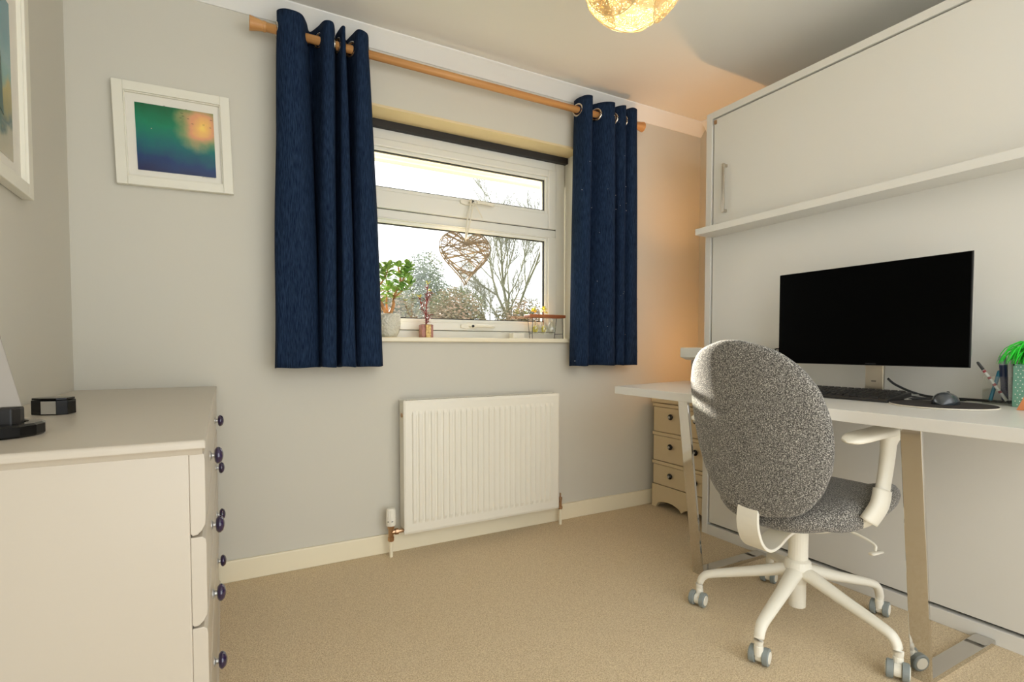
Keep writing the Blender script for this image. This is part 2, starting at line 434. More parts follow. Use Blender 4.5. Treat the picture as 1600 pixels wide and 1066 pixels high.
curtain('curtain', 'navy blue eyelet curtain at the left of the window, wider and hanging in deep folds', 
        [(.232, 2.372), (.206, 2.338), (.235, F), (.290, F + .004), (.318, PY), (.340, K), (.366, PY + .01), (.384, F + .006), (.414, F), (.432, PY), (.440, K - .01), (.447, PY), (.455, F + .01), (.466, F + .01), (.474, PY), (.488, K - .005), (.504, PY), (.520, F), (.556, F + .01), (.574, PY), (.580, PY + .045)],
        [(.190, 2.40), (.180, 2.350), (.200, 2.315), (.290, 2.305), (.352, 2.350), (.366, K), (.352, 2.345), (.362, 2.300), (.405, 2.296), (.420, 2.340), (.434, K), (.434, 2.345), (.444, 2.302), (.486, 2.298), (.504, 2.340), (.516, K), (.508, 2.35), (.522, 2.308), (.590, 2.302), (.618, 2.335), (.634, 2.395)],
        .888, 2.318, [(.209, 0, R(-88)), (.312, 0, R(62)), (.371, 0, R(-62)), (.432, 0, R(75)), (.447, 0, R(-75)), (.474, 0, R(75)), (.502, 0, R(-62)), (.570, 0, R(65))])
curtain('curtain', 'navy blue eyelet curtain at the right of the window with tiny silver flecks',
        [(1.700, 2.400), (1.697, PY), (1.715, F + .004), (1.752, F - .002), (1.772, PY), (1.792, K), (1.818, PY + .012), (1.855, F + .016), (1.905, F), (1.930, PY), (1.925, K - .01), (1.938, PY), (1.958, F + .01), (1.985, F), (2.004, PY), (1.998, K - .01), (2.010, PY), (2.030, F), (2.072, F + .008), (2.086, PY), (2.088, PY + .04)],
        [(1.672, 2.395), (1.655, PY), (1.665, F), (1.725, F - .006), (1.752, 2.35), (1.765, K), (1.790, PY + .01), (1.830, F + .014), (1.905, F - .01), (1.932, PY), (1.925, K), (1.935, PY), (1.945, F + .008), (1.980, F - .004), (2.000, PY), (1.990, K), (2.002, PY), (2.018, F + .004), (2.080, F), (2.098, PY), (2.104, PY + .04)],
        .872, 2.318, [(1.697, 0, R(-70)), (1.772, 0, R(60)), (1.820, 0, R(-62)), (1.930, 0, R(80)), (1.938, 0, R(-70)), (2.004, 0, R(80)), (2.010, 0, R(-70)), (2.084, 0, R(70))], sparkle=60)

# ------------------------------------------------------------------ radiator
rad = thing('radiator', 'cream white ribbed panel radiator on the wall below the window', 'radiator', (1.147, 2.385, .10))
X0, X1, Z0, Z1 = .718, 1.576, .103, .722
bm = bmesh.new(); cols = []
def rib(x):
    u = (x - X0 - .035) / (X1 - X0 - .07)
    if u < 0 or u > 1: return 0
    f = (u * 26) % 1
    return .007 * (1 if .18 < f < .82 else 0)
xs = [X0, X0 + .008, X0 + .033]
for k in range(26):
    a = X0 + .035 + (X1 - X0 - .07) * k / 26; w_ = (X1 - X0 - .07) / 26
    xs += [a + w_ * .10, a + w_ * .24, a + w_ * .66, a + w_ * .80]
xs += [X1 - .033, X1 - .008, X1]
zs = [Z0, Z0 + .010, Z0 + .045, Z0 + .062, Z1 - .062, Z1 - .045, Z1 - .010, Z1]
grid = []
for z in zs:
    row = []
    for i, x in enumerate(xs):
        y = 2.350
        if z in (zs[0], zs[-1]) or i in (0, len(xs) - 1): y = 2.354
        elif zs[3] <= z <= zs[4] and 3 <= i < len(xs) - 3 and (i - 3) % 4 in (1, 2): y = 2.3440
        row.append(bm.verts.new((x, y, z)))
    grid.append(row)
for j in range(len(zs) - 1):
    for i in range(len(xs) - 1): bm.faces.new((grid[j][i], grid[j][i + 1], grid[j + 1][i + 1], grid[j + 1][i]))
obj('front_panel', bm, M_rad, rad, solid=.004)
for z in (Z1 - .014, Z0 + .004): obj('water_channel', B((X0, X1, 2.352, 2.366, z, z + .010)), M_rad, rad, bevel=.003)
for x in (X0 + .002, X1 - .005): obj('side_cover', B((x, x + .003, 2.354, 2.424, Z0 + .02, Z1 + .002)), M_rad, rad)
bm = bmesh.new(); ring = []
box(bm, X0, X1, 2.354, 2.358, Z1 - .004, Z1 + .004); box(bm, X0, X1, 2.420, 2.424, Z1 - .004, Z1 + .004)
for k in range(66):
    a = X0 + .006 + (X1 - X0 - .012) * k / 65; box(bm, a - .002, a + .002, 2.358, 2.420, Z1 - .003, Z1 + .002)
obj('top_grille', bm, M_rad, rad)
bm = B(*[(X0 + .012 + k * .0255, X0 + .0135 + k * .0255, 2.368, 2.418, Z0 + .02, Z1 - .02) for k in range(33)]); obj('fins', bm, M_rad, rad)
for x in (X0 + .1, X1 - .13): obj('wall_bracket', B((x, x + .03, 2.40, YW - .001, .2, .65)), M_rad, rad)
bm = bmesh.new(); lathe(bm, [(.008, X0 - .003), (.010, X0 - .002), (.010, X0 + .004)], (0, 2.385, .655), 12, 'x'); obj('bleed_plug', bm, M_copper, rad)
# thermostatic valve
vx, vy = .662, 2.38
valve = thing('radiator_valve', 'white thermostatic radiator valve head on a brass elbow at the left', 'valve', (vx, vy, 0))
bm = bmesh.new(); prof = [(.012, .145), (.0215, .148), (.0225, .165), (.0225, .178), (.021, .182), (.0195, .222), (.017, .228), (.002, .230)]
lathe(bm, prof, (vx, vy, 0), 28); obj('thermostat_head', bm, M_white_pl, valve, smooth=False, bevel=.001)
bm = bmesh.new()
for k in range(14):
    a = 2 * math.pi * k / 14; c = Vector((vx + .0205 * math.cos(a), vy + .0205 * math.sin(a), 0)); tube(bm, [c + Vector((0, 0, .186)), c + Vector((-.0015 * math.cos(a), -.0015 * math.sin(a), .218))], .0022, 5)
obj('grip_ridges', bm, M_white_pl, valve)
bm = bmesh.new()
for a in (-2.35, -1.55): box(bm, vx + .0222 * math.cos(a) - .004, vx + .0222 * math.cos(a) + .004, vy + .0222 * math.sin(a) - .0015, vy + .0222 * math.sin(a) + .002, .169, .172)
obj('scale_mark', bm, M_black, valve)
bm = bmesh.new(); lathe(bm, [(.013, .074), (.015, .078), (.015, .092), (.012, .094), (.012, .130), (.016, .132), (.016, .146)], (vx, vy, 0), 8)
lathe(bm, [(.011, vx), (.011, vx + .018), (.015, vx + .02), (.015, vx + .034), (.009, vx + .036), (.009, X0 + .006)], (0, vy, .115), 8, 'x'); obj('brass_elbow', bm, M_copper, valve)
bm = bmesh.new(); lathe(bm, [(.0085, .0), (.0085, .076)], (vx, vy, 0), 14); obj('pipe', bm, M_trim, valve, smooth=False)
vx = 1.604
valve = thing('radiator_valve', 'small capless brass lockshield valve at the right end of the radiator', 'valve', (vx, vy, 0))
bm = bmesh.new(); lathe(bm, [(.010, .085), (.012, .088), (.012, .100), (.008, .102), (.008, .135), (.010, .137), (.010, .150), (.004, .152), (.004, .172), (.001, .174)], (vx, vy, 0), 8)
lathe(bm, [(.008, X1 - .01), (.008, vx)], (0, vy, .118), 8, 'x'); obj('brass_body', bm, M_copper, valve)
bm = bmesh.new(); lathe(bm, [(.0085, 0), (.0085, .087)], (vx, vy, 0), 14); obj('pipe', bm, M_trim, valve)

# ------------------------------------------------------------------ dresser at the left
DX0, DX1, DY0, DY1 = -.470, -.056, 1.03, 2.415
dr = thing('chest_of_drawers', 'wide cream painted chest of drawers with purple knobs along the left wall', 'chest of drawers', (-.26, 1.72, 0))
TZ = .8155
obj('carcass', B((DX0, DX1, DY0, DY1, .06, .792), (DX0 + .01, DX1 - .012, DY0 + .02, DY1 - .02, 0, .06)), M_furn, dr, bevel=.003)
bm = bmesh.new()
prism(bm, [(DY0 - .012, .800), (DY0 - .012, .8115), (DY0 - .008, TZ), (DY1 + .010, TZ), (DY1 + .010, .800)], 'x', DX0 - .01, -.031)
obj('top_board', bm, M_furn, dr, bevel=.004, seg=3)
bm = bmesh.new(); prism(bm, [(DY0 - .008, .801), (DY0 - .004, .796), (DY0 + .001, .789), (DY0 + .001, .801)], 'x', DX0, -.036); obj('moulding', bm, M_furn, dr)
def dprof(z0, z1):      # drawer front section (x,z) with a lipped, rounded bottom edge
    x0 = DX1; t_ = .023
    return [(x0, z0 + .004), (x0, z1), (x0 + t_ - .006, z1), (x0 + t_ - .001, z1 - .004), (x0 + t_, z1 - .012), (x0 + t_, z0 + .030), (x0 + t_ - .001, z0 + .018), (x0 + t_ - .006, z0 + .008), (x0 + .010, z0 + .001), (x0 + .003, z0)]
zb = [.178, .335, .492, .649, .7945]
def knob_bm(x, y, z, s=1.0):
    bm = bmesh.new(); lathe(bm, [(.0012, x + .006 + .021), (.006, x + .0265), (.0145, x + .0235), (.0190, x + .018), (.0190, x + .014), (.014, x + .0095), (.006, x + .0085)], (0, y, z), 22, 'x'); return bm
for i in range(4):
    bm = bmesh.new(); prism(bm, dprof(zb[i] + .0015, zb[i + 1] - .0015), 'y', DY0 + .001, DY1 - .001)
    d = obj('drawer', bm, M_furn, dr, bevel=.0012)
    for y in (1.35, 1.99):
        z = zb[i] + .079
        bm = bmesh.new(); lathe(bm, [(.011, DX1 + .0225), (.011, DX1 + .0245), (.006, DX1 + .027), (.006, DX1 + .034)], (0, y, z), 16, 'x')
        k = obj('knob', bm, M_silver, d, smooth=False, label='silver knob stem with purple glass head')
        # glass head is part of the same knob mesh: second material
        hb = knob_bm(DX1 + .023, y, z); hb.transform(Matrix.Translation(-Vector(dr['_o'])))
        me = bpy.data.meshes.new('knob_head'); bmesh.ops.recalc_face_normals(hb, faces=hb.faces)
        base = bmesh.new(); base.from_mesh(k.data); hb.to_mesh(me); n0 = len(base.faces); base.from_mesh(me); base.faces.ensure_lookup_table()
        for f in base.faces[n0:]: f.material_index = 1; f.smooth = True
        base.to_mesh(k.data); base.free(); hb.free(); k.data.materials.append(M_knob)
bm = bmesh.new(); prism(bm, [(DX1, .0), (DX1, .177), (DX1 + .020, .177), (DX1 + .020, .03), (DX1 + .026, .02), (DX1 + .026, 0)], 'y', DY0, DY1); obj('plinth', bm, M_furn, dr, bevel=.002)

# things on the dresser
t = thing('trinket_box', 'x', 'box', (-.352, 1.585, TZ))
t['label'] = 'small black glossy faceted box with a silver face near the corner of the chest'
a = R(-18); ca, sa = math.cos(a), math.sin(a)
def rot(px, py): return (-.352 + px * ca - py * sa, 1.585 + px * sa + py * ca)
poly = [rot(*p) for p in [(-.036, -.018), (-.010, -.029), (.022, -.029), (.037, -.014), (.037, .016), (.018, .029), (-.018, .029), (-.036, .014)]]
bm = bmesh.new(); prism(bm, poly, 'z', TZ + .0005, TZ + .034); obj('body', bm, M_blackgl, t, bevel=.0015)
bm = bmesh.new(); prism(bm, [(p[0] * .96 - .352 * .04, p[1] * .96 + 1.585 * .04) for p in poly], 'z', TZ + .0345, TZ + .039); obj('lid', bm, M_blackgl, t, bevel=.001)
p = [rot(-.009, -.0298), rot(.021, -.0298), rot(.021, -.0291), rot(-.009, -.0291)]
bm = bmesh.new(); prism(bm, p, 'z', TZ + .003, TZ + .032); obj('silver_plate', bm, M_silver, t)

dk = thing('charging_dock', 'round black glossy faceted charging dock at the left edge of the chest top', 'charging dock', (-.360, 1.235, TZ))
bm = bmesh.new()
rings = []
for r, z in ((.070, .0), (.073, .003), (.073, .019), (.068, .022), (.050, .0225), (.049, .019), (.0005, .019)):
    rings.append([Vector((-.360 + r * math.cos(2 * math.pi * k / 16), 1.235 + r * math.sin(2 * math.pi * k / 16), TZ + .0005 + z)) for k in range(16)])
loft(bm, rings); obj('base', bm, M_blackgl, dk)
bm = bmesh.new(); prism(bm, [(-.376, 1.205), (-.324, 1.205), (-.317, 1.222), (-.317, 1.245), (-.376, 1.245)], 'z', TZ + .0195, TZ + .050); obj('cradle', bm, M_black, dk, bevel=.003)
tb = thing('tablet', 'grey tablet leaning upright in the black dock', 'tablet', (-.40, 1.235, TZ + .05))
bm = bmesh.new()
q0 = Vector((-.316, 1.228, TZ + .0505)); ux = Vector((-1, -.25, 0)).normalized(); uz = Vector((-.235, .10, 1)).normalized(); nn = ux.cross(uz).normalized()
rings = []
for th in (0, .007):
    rings.append([q0 + nn * th, q0 + ux * .15 + nn * th, q0 + ux * .15 + uz * .145 + nn * th, q0 + uz * .145 + nn * th])
loft(bm, rings); obj('case', bm, M_shadegrey, tb, bevel=.0015)
rings = [[q0 + nn * th + ux * .006 + uz * .006, q0 + ux * .144 + nn * th + uz * .006, q0 + ux * .144 + uz * .139 + nn * th, q0 + ux * .006 + uz * .139 + nn * th] for th in (.0071, .0077)]
bm = bmesh.new(); loft(bm, rings); obj('screen', bm, M_screen, tb)

# ------------------------------------------------------------------ pictures
def pic_mat(name, fn):
    m = bpy.data.materials.new(name); m.use_nodes = True; nt = m.node_tree; b = nt.nodes['Principled BSDF']; b.inputs['Roughness'].default_value = .25
    tc = nt.nodes.new('ShaderNodeTexCoord'); fn(nt, b, tc); return m
def ramp(nt, stops):
    cr = nt.nodes.new('ShaderNodeValToRGB'); e = cr.color_ramp.elements
    e[0].position, e[0].color = stops[0][0], rgb(*stops[0][1]); e[1].position, e[1].color = stops[-1][0], rgb(*stops[-1][1])
    for p, c in stops[1:-1]: e.new(p).color = rgb(*c)
    return cr
def sea_art(nt, b, tc):
    L = nt.links; sep = nt.nodes.new('ShaderNodeSeparateXYZ'); L.new(tc.outputs['Generated'], sep.inputs[0])
    n = nt.nodes.new('ShaderNodeTexNoise'); n.inputs['Scale'].default_value = 3.5; n.inputs['Detail'].default_value = 5; L.new(tc.outputs['Generated'], n.inputs[0])
    def math_(op, a, b_, c=None):
        x = nt.nodes.new('ShaderNodeMath'); x.operation = op
        for i, v in enumerate((a, b_)):
            if isinstance(v, (int, float)): x.inputs[i].default_value = v
            else: L.new(v, x.inputs[i])
        return x.outputs[0]
    zz = math_('ADD', sep.outputs['Z'], math_('MULTIPLY', math_('SUBTRACT', n.outputs['Fac'], .5), .25))
    zz = math_('ADD', zz, math_('MULTIPLY', sep.outputs['X'], .10))
    base = ramp(nt, [(0, (16, 24, 74)), (.22, (4, 52, 104)), (.45, (0, 104, 108)), (.75, (0, 128, 92)), (1, (4, 100, 60))]); L.new(zz, base.inputs[0])
    dx = math_('SUBTRACT', sep.outputs['X'], .84); dz = math_('MULTIPLY', math_('SUBTRACT', sep.outputs['Z'], .76), .95)
    d = math_('POWER', math_('ADD', math_('MULTIPLY', dx, dx), math_('MULTIPLY', dz, dz)), .5)
    d = math_('ADD', d, math_('MULTIPLY', math_('SUBTRACT', n.outputs['Fac'], .5), .28))
    sunr = ramp(nt, [(0, (255, 226, 110)), (.07, (246, 196, 110)), (.17, (226, 160, 118)), (.28, (180, 172, 112)), (.42, (50, 145, 92))]); L.new(d, sunr.inputs[0])
    fac = nt.nodes.new('ShaderNodeMapRange'); fac.inputs[1].default_value = .18; fac.inputs[2].default_value = .40; fac.inputs[3].default_value = 1; fac.inputs[4].default_value = 0; L.new(d, fac.inputs[0])
    mx = nt.nodes.new('ShaderNodeMix'); mx.data_type = 'RGBA'; L.new(fac.outputs[0], mx.inputs[0]); L.new(base.outputs[0], mx.inputs[6]); L.new(sunr.outputs[0], mx.inputs[7])
    L.new(mx.outputs[2], b.inputs['Base Color'])
def landscape_art(nt, b, tc):
    L = nt.links; sep = nt.nodes.new('ShaderNodeSeparateXYZ'); L.new(tc.outputs['Generated'], sep.inputs[0])
    n = nt.nodes.new('ShaderNodeTexNoise'); n.inputs['Scale'].default_value = 4; n.inputs['Detail'].default_value = 5; L.new(tc.outputs['Generated'], n.inputs[0])
    a = nt.nodes.new('ShaderNodeMath'); a.operation = 'MULTIPLY_ADD'; L.new(n.outputs['Fac'], a.inputs[0]); a.inputs[1].default_value = .42; L.new(sep.outputs['Z'], a.inputs[2])
    c = ramp(nt, [(.18, (186, 176, 150)), (.38, (176, 170, 142)), (.44, (78, 102, 92)), (.53, (150, 138, 82)), (.66, (176, 158, 96)), (.74, (112, 160, 152)), (.82, (118, 158, 160)), (1, (92, 142, 152))]); L.new(a.outputs[0], c.inputs[0])
    L.new(c.outputs[0], b.inputs['Base Color'])
M_mount = mat('picture_mount', (232, 228, 216), .8)
M_pframe = mat('white_picture_frame', (234, 230, 214), .45)
M_art1 = pic_mat('sea_print', sea_art); M_art2 = pic_mat('landscape_print', landscape_art)
# built in local frame: x right, y into wall, z up
def picture(label, loc, rz, tilt, W, H, fw, mw, mh, aw, ah, ay, art, parts):
    t = thing('framed_picture', label, 'picture', loc, 0); t.rotation_euler = (0, tilt, rz)
    bm = bmesh.new(); ring_xz(bm, -W / 2, W / 2, -H / 2, H / 2, fw, -.028, -.002)
    obj('frame', bm, M_pframe, t, bevel=.002, local=True)
    bm = bmesh.new(); ring_xz(bm, -W / 2 + fw, W / 2 - fw, -H / 2 + fw, H / 2 - fw, .004, -.022, -.002); obj('inner_lip', bm, M_pframe, t, bevel=.001, local=True)
    obj('mount', B((-W / 2 + fw, W / 2 - fw, -.012, -.004, -H / 2 + fw, H / 2 - fw)), M_mount, t, local=True)
    obj('print', B((-aw / 2 + ay[0], aw / 2 + ay[0], -.0135, -.0121, -ah / 2 + ay[1], ah / 2 + ay[1])), art, t, local=True)
    parts(t); return t
def birds(t):
    bm = bmesh.new(); rn = random.Random(2)
    for (u, v) in [(.10, .93), (.22, .955), (.38, .97), (.46, .94), (.60, .90), (.615, .86), (.58, .825), (.68, .83), (.735, .76), (.88, .77), (.985, .86), (.97, .74), (.66, .965)]:
        x, z = -.127 + .255 * u, -.125 + .25 * v + .004; s = rn.uniform(.003, .0048)
        for sg in (-1, 1): tube(bm, [(x, -.0142, z), (x + sg * s * .5, -.0142, z + s * .35), (x + sg * s, -.0142, z + s * .05)], [.0007, .0007, .0003], 4)
    obj('bird_silhouettes', bm, M_black, t, local=True)['kind'] = 'stuff'
    bm = bmesh.new(); bmesh.ops.create_icosphere(bm, subdivisions=1, radius=.0016, matrix=Matrix.Translation((-.075, -.0142, .030))); obj('bright_speck', bm, M_mount, t, local=True)
    bm = bmesh.new()
    for k, x in enumerate((.085, .094, .100, .108, .116, .124)):
        tube(bm, [(x, -.0128, -.134), (x + .002, -.0128, -.129 + (k % 2) * .002), (x + .005, -.0128, -.133)], .0004, 4)
    obj('signature', bm, M_twig, t, local=True)
picture('square white framed print of a glowing sun with birds over blue green water', (-.154, YW, 1.774), 0, R(-1.6), .382, .380, .034, 0, 0, .257, .250, (.004, -.004), M_art1, birds)
def tower(t):
    bm = bmesh.new(); prism(bm, [(.085, -.10), (.125, -.12), (.118, .02), (.108, .10), (.103, .02)], 'y', -.0142, -.0136); obj('tower_shape', bm, mat('print_slate', (92, 112, 104), .6), t, local=True)
picture('large white framed misty landscape print on the left wall, cut by the photo edge', (XL, 1.640, 1.668), R(90), 0, .58, .58, .036, 0, 0, .38, .40, (-.002, -.018), M_art2, tower)

# ------------------------------------------------------------------ pendant lamp
LC = Vector((1.104, 1.25, 2.112)); LR = .163
def lace():
    m = bpy.data.materials.new('cut_metal_lace'); m.use_nodes = True; nt = m.node_tree; L = nt.links
    out = nt.nodes['Material Output']; nt.nodes.remove(nt.nodes['Principled BSDF'])
    df = nt.nodes.new('ShaderNodeBsdfDiffuse'); df.inputs[0].default_value = rgb(214, 190, 142)
    tl = nt.nodes.new('ShaderNodeBsdfTranslucent'); tl.inputs[0].default_value = rgb(250, 232, 186)
    m1 = nt.nodes.new('ShaderNodeMixShader'); m1.inputs[0].default_value = .10; L.new(df.outputs[0], m1.inputs[1]); L.new(tl.outputs[0], m1.inputs[2])
    tp = nt.nodes.new('ShaderNodeBsdfTransparent')
    tc = nt.nodes.new('ShaderNodeTexCoord'); vo = nt.nodes.new('ShaderNodeTexVoronoi'); vo.feature = 'DISTANCE_TO_EDGE'; vo.inputs['Scale'].default_value = 85
    v2 = nt.nodes.new('ShaderNodeTexVoronoi'); v2.feature = 'F1'; v2.inputs['Scale'].default_value = 27
    L.new(tc.outputs['Object'], vo.inputs['Vector']); L.new(tc.outputs['Object'], v2.inputs['Vector'])
    def M(op, a, v):
        x = nt.nodes.new('ShaderNodeMath'); x.operation = op; L.new(a, x.inputs[0])
        if isinstance(v, (int, float)): x.inputs[1].default_value = v
        else: L.new(v, x.inputs[1])
        return x.outputs[0]
    rings = M('GREATER_THAN', M('SINE', M('MULTIPLY', v2.outputs['Distance'], 42), 0), .25)
    net = M('LESS_THAN', vo.outputs['Distance'], .10)
    fac = M('MAXIMUM', rings, net)
    m2 = nt.nodes.new('ShaderNodeMixShader'); L.new(fac, m2.inputs[0]); L.new(tp.outputs[0], m2.inputs[1]); L.new(m1.outputs[0], m2.inputs[2]); L.new(m2.outputs[0], out.inputs[0])
    return m
M_lace = lace()
lamp = thing('pendant_lamp', 'lit pendant lamp with overlapping cut metal lace petals below the ceiling', 'ceiling lamp', tuple(LC))
def cap_bm(direction, ang, r, rim=True):
    d = Vector(direction).normalized(); s, u = frame(Vector(), d); rings = []; bm = bmesh.new()
    for k in range(9):
        a = ang * (k + .02) / 8
        rings.append([LC + (d * math.cos(a) + (s * math.cos(t) + u * math.sin(t)) * math.sin(a)) * r for t in [2 * math.pi * q / 40 for q in range(40)]])
    loft(bm, rings, cap=False); n0 = len(bm.faces)
    tube(bm, rings[-1] + [rings[-1][0]], .0016, 6, cap=False)
    bm.faces.ensure_lookup_table()
    for f in bm.faces[n0:]: f.material_index = 1
    return bm
M_rim = mat('lamp_rim', (240, 218, 165), .35, .4)
dirs = [((-.15, -.35, -1), .80, .150)] + [((math.cos(a), math.sin(a), -.55), .70, .158 + .004 * (i % 2)) for i, a in enumerate([R(k * 60 + 15) for k in range(6)])] + \
       [((math.cos(a), math.sin(a), .45), .72, .157 + .004 * (i % 2)) for i, a in enumerate([R(k * 60 + 45) for k in range(6)])]
for d, an, r in dirs:
    obj('petal', cap_bm(d, an, r), [M_lace, M_rim], lamp, smooth=True)
bm = bmesh.new(); bmesh.ops.create_uvsphere(bm, u_segments=20, v_segments=12, radius=.03, matrix=Matrix.Translation(LC + Vector((0, 0, .06))))
obj('bulb', bm, mat('bulb_glow', (255, 240, 205), .5, emit=((255, 226, 160), 6)), lamp, smooth=True)
bm = bmesh.new(); lathe(bm, [(.012, LC.z + .09), (.02, LC.z + .095), (.02, LC.z + .14), (.004, LC.z + .145), (.003, 2.385), (.045, 2.388), (.05, 2.40)], (LC.x, LC.y, 0), 16); obj('cord_and_rose', bm, M_white_pl, lamp)

# ------------------------------------------------------------------ wall bed cabinet
cab = thing('wall_bed_cabinet', 'tall white fold-down wall bed cabinet covering the right side', 'cabinet', (2.46, .6, 0))
CX, CY1, CY0, CZ = 2.19, 1.922, -.85, 2.162
obj('carcass', B((CX, 2.722, CY1 - .035, CY1, 0, CZ), (CX, 2.722, CY0, CY0 + .035, 0, CZ), (CX, 2.722, CY0 + .035, CY1 - .035, CZ - .032, CZ), (CX, 2.722, CY0 + .035, CY1 - .035, 0, .052), (2.70, 2.722, CY0 + .035, CY1 - .035, .052, CZ - .032)), M_white, cab, bevel=.0015)
obj('gap_shade_sheet', B((CX + .03, CX + .05, CY0 + .035, CY1 - .035, .052, CZ - .032)), M_dark, cab)  # dark sheet behind the door, its colour stands in for shade in the gap
door = obj('door_panel', B((CX + .006, CX + .026, CY0 + .042, CY1 - .043, .064, CZ - .038)), M_white, cab, bevel=.0015)
bm = bmesh.new()
box(bm, CX - .024, CX - .016, 1.792, 1.806, 1.640, 1.878); box(bm, CX - .018, CX + .006, 1.794, 1.804, 1.642, 1.656); box(bm, CX - .018, CX + .006, 1.794, 1.804, 1.862, 1.876)
obj('handle', bm, M_nickel, door, bevel=.002)
obj('corner_catch', B((CX - .003, CX + .006, 1.862, 1.874, 2.098, 2.116)), M_copper, door, bevel=.001)
obj('shelf', B((2.072, CX + .006, CY0 + .05, 1.882, 1.531, 1.562)), M_white, cab, bevel=.0015)

# ------------------------------------------------------------------ small chest under the desk
ch = thing('drawer_unit', 'small cream three drawer chest with black knobs under the far end of the desk', 'drawer unit', (2.50, 2.17, 0))
HX, HY0, HY1, HZ = 2.30, 1.93, 2.405, .640
obj('body', B((HX + .018, 2.722, HY0 + .004, HY1 - .004, .10, HZ)), M_chest, ch, bevel=.002)
obj('top', B((HX - .012, 2.722, HY0 - .004, HY1 + .004, HZ, HZ + .024)), M_chest, ch, bevel=.005, seg=3)
bm = bmesh.new()
poly = [(HY1, .138), (HY1, 0), (HY1 - .035, 0)]
for k in range(1, 24):
    u = k / 24; poly.append((HY1 - .035 - (HY1 - HY0 - .07) * u, .010 + .040 * abs(math.sin(u * math.pi * 2)) ** .6 * (1 if u < .5 else 1) * (.9 if .1 < u < .9 else 1)))
poly += [(HY0 + .035, 0), (HY0, 0), (HY0, .138)]
prism(bm, poly, 'x', HX, HX + .018); obj('apron', bm, M_chest, ch)
for y in (HY1 - .018, HY0 + .004): obj('side_panel', B((HX + .018, 2.722, y, y + .014, 0, .10)), M_chest, ch)
for z0, z1, kz in ((.142, .284, .211), (.288, .460, .385), (.464, .634, .562)):
    d = obj('drawer', B((HX + .003, HX + .018, HY0 + .006, HY1 - .006, z0, z1 - .022)), M_chest, ch, bevel=.003)
    obj('rail', B((HX, HX + .018, HY0, HY1, z1 - .019, z1)), M_chest, ch, bevel=.001)
    for ky in (2.248, 2.06):
        bm = bmesh.new(); lathe(bm, [(.001, HX - .022), (.010, HX - .021), (.0175, HX - .015), (.0175, HX - .011), (.008, HX - .006), (.006, HX + .004)], (0, ky, kz), 20, 'x')
        k = obj('knob', bm, M_knobblk, d, smooth=True)
        bm = bmesh.new(); lathe(bm, [(.0075, HX - .0235), (.0075, HX - .020)], (0, ky, kz), 14, 'x'); obj('knob_centre', bm, M_silver, k)

# ------------------------------------------------------------------ desk
DZ = .793
desk = thing('desk', 'white topped desk on chrome loop legs in front of the wall bed cabinet', 'desk', (1.85, 1.15, 0))
bm = bmesh.new(); prism(bm, [(1.530, .42), (2.182, .40), (2.182, 2.03), (1.579, 1.898)], 'z', DZ - .034, DZ)
obj('desktop', bm, M_desk, desk, bevel=.0015)
for y in (.742, 1.567):
    bm = bmesh.new(); W = .052
    xt0, xb0, xb1, xt1, T = 1.668, 1.772, 2.186, 2.150, .012
    zt, zbm = DZ - .034, .020
    outer = [(xt0 - .006, zt), (xb0 - .012, 0.0), (xb1, 0.0), (xb1 - .004 , .02), (xt1 + T, zt)]
    bar(bm, [(xt0, y, zt), (xb0 - .004, y, .008)], W, T, (0, 1, 0))
    box(bm, xb0 - .010, xb1, y - W / 2, y + W / 2, 0, .018)
    box(bm, xt0 - .006, xt1 + .006, y - W / 2, y + W / 2, zt - .010, zt)
    obj('leg', bm, M_chrome, desk, bevel=.0018, seg=2)

# printer on the far end of the desk
pr = thing('printer', 'grey printer with a pale overhanging lid on the desk behind the chair', 'printer', (2.08, 1.68, DZ))
obj('body', B((2.00, 2.175, 1.53, 1.835, DZ + .03, DZ + .118)), mat('printer_grey', (150, 146, 138), .25, coat=.4), pr, bevel=.006)
obj('base', B((2.003, 2.17, 1.535, 1.83, DZ + .0005, DZ + .03)), M_pr_dark, pr, bevel=.002)
bm = bmesh.new(); prism(bm, [(1.928, DZ + .132), (1.928, DZ + .174), (1.932, DZ + .178), (2.175, DZ + .178), (2.175, DZ + .122), (1.97, DZ + .118)], 'y', 1.50, 1.835)
obj('lid', bm, M_pr_light, pr, bevel=.002)

# monitor
mo = thing('monitor', 'large black widescreen computer monitor on a silver stand on the desk', 'monitor', (2.06, 1.06, DZ))
bm = bmesh.new(); prism(bm, [(2.0195, .909), (2.0195, 1.268), (2.027, 1.270), (2.027, .907)], 'y', .744, 1.384)
obj('housing', bm, M_black, mo, bevel=.001)
bm = bmesh.new(); prism(bm, [(2.027, .915), (2.027, 1.262), (2.0295, 1.262), (2.053, 1.22), (2.053, .955), (2.0295, .915)], 'y', .750, 1.378)
obj('back_cover', bm, M_silver, mo, bevel=.002)
obj('screen', B((2.016, 2.0194, .7465, 1.3815, .9095, 1.2675)), M_screen, mo, bevel=.001)
obj('chin_mark', B((2.0155, 2.0162, 1.01, 1.045, .9115, .9155)), M_black, mo)
bm = bmesh.new(); box(bm, 2.060, 2.072, 1.006, 1.068, DZ + .012, 1.12); box(bm, 2.052, 2.062, 1.02, 1.05, 1.03, 1.12)
st = obj('stand', bm, M_nickel, mo, bevel=.003)
obj('cable_slot', B((2.058, 2.0605, 1.03, 1.045, DZ + .055, DZ + .058)), M_dark, st)
obj('foot', B((2.035, 2.17, .935, 1.135, DZ + .0005, DZ + .012)), M_silver, mo, bevel=.003)

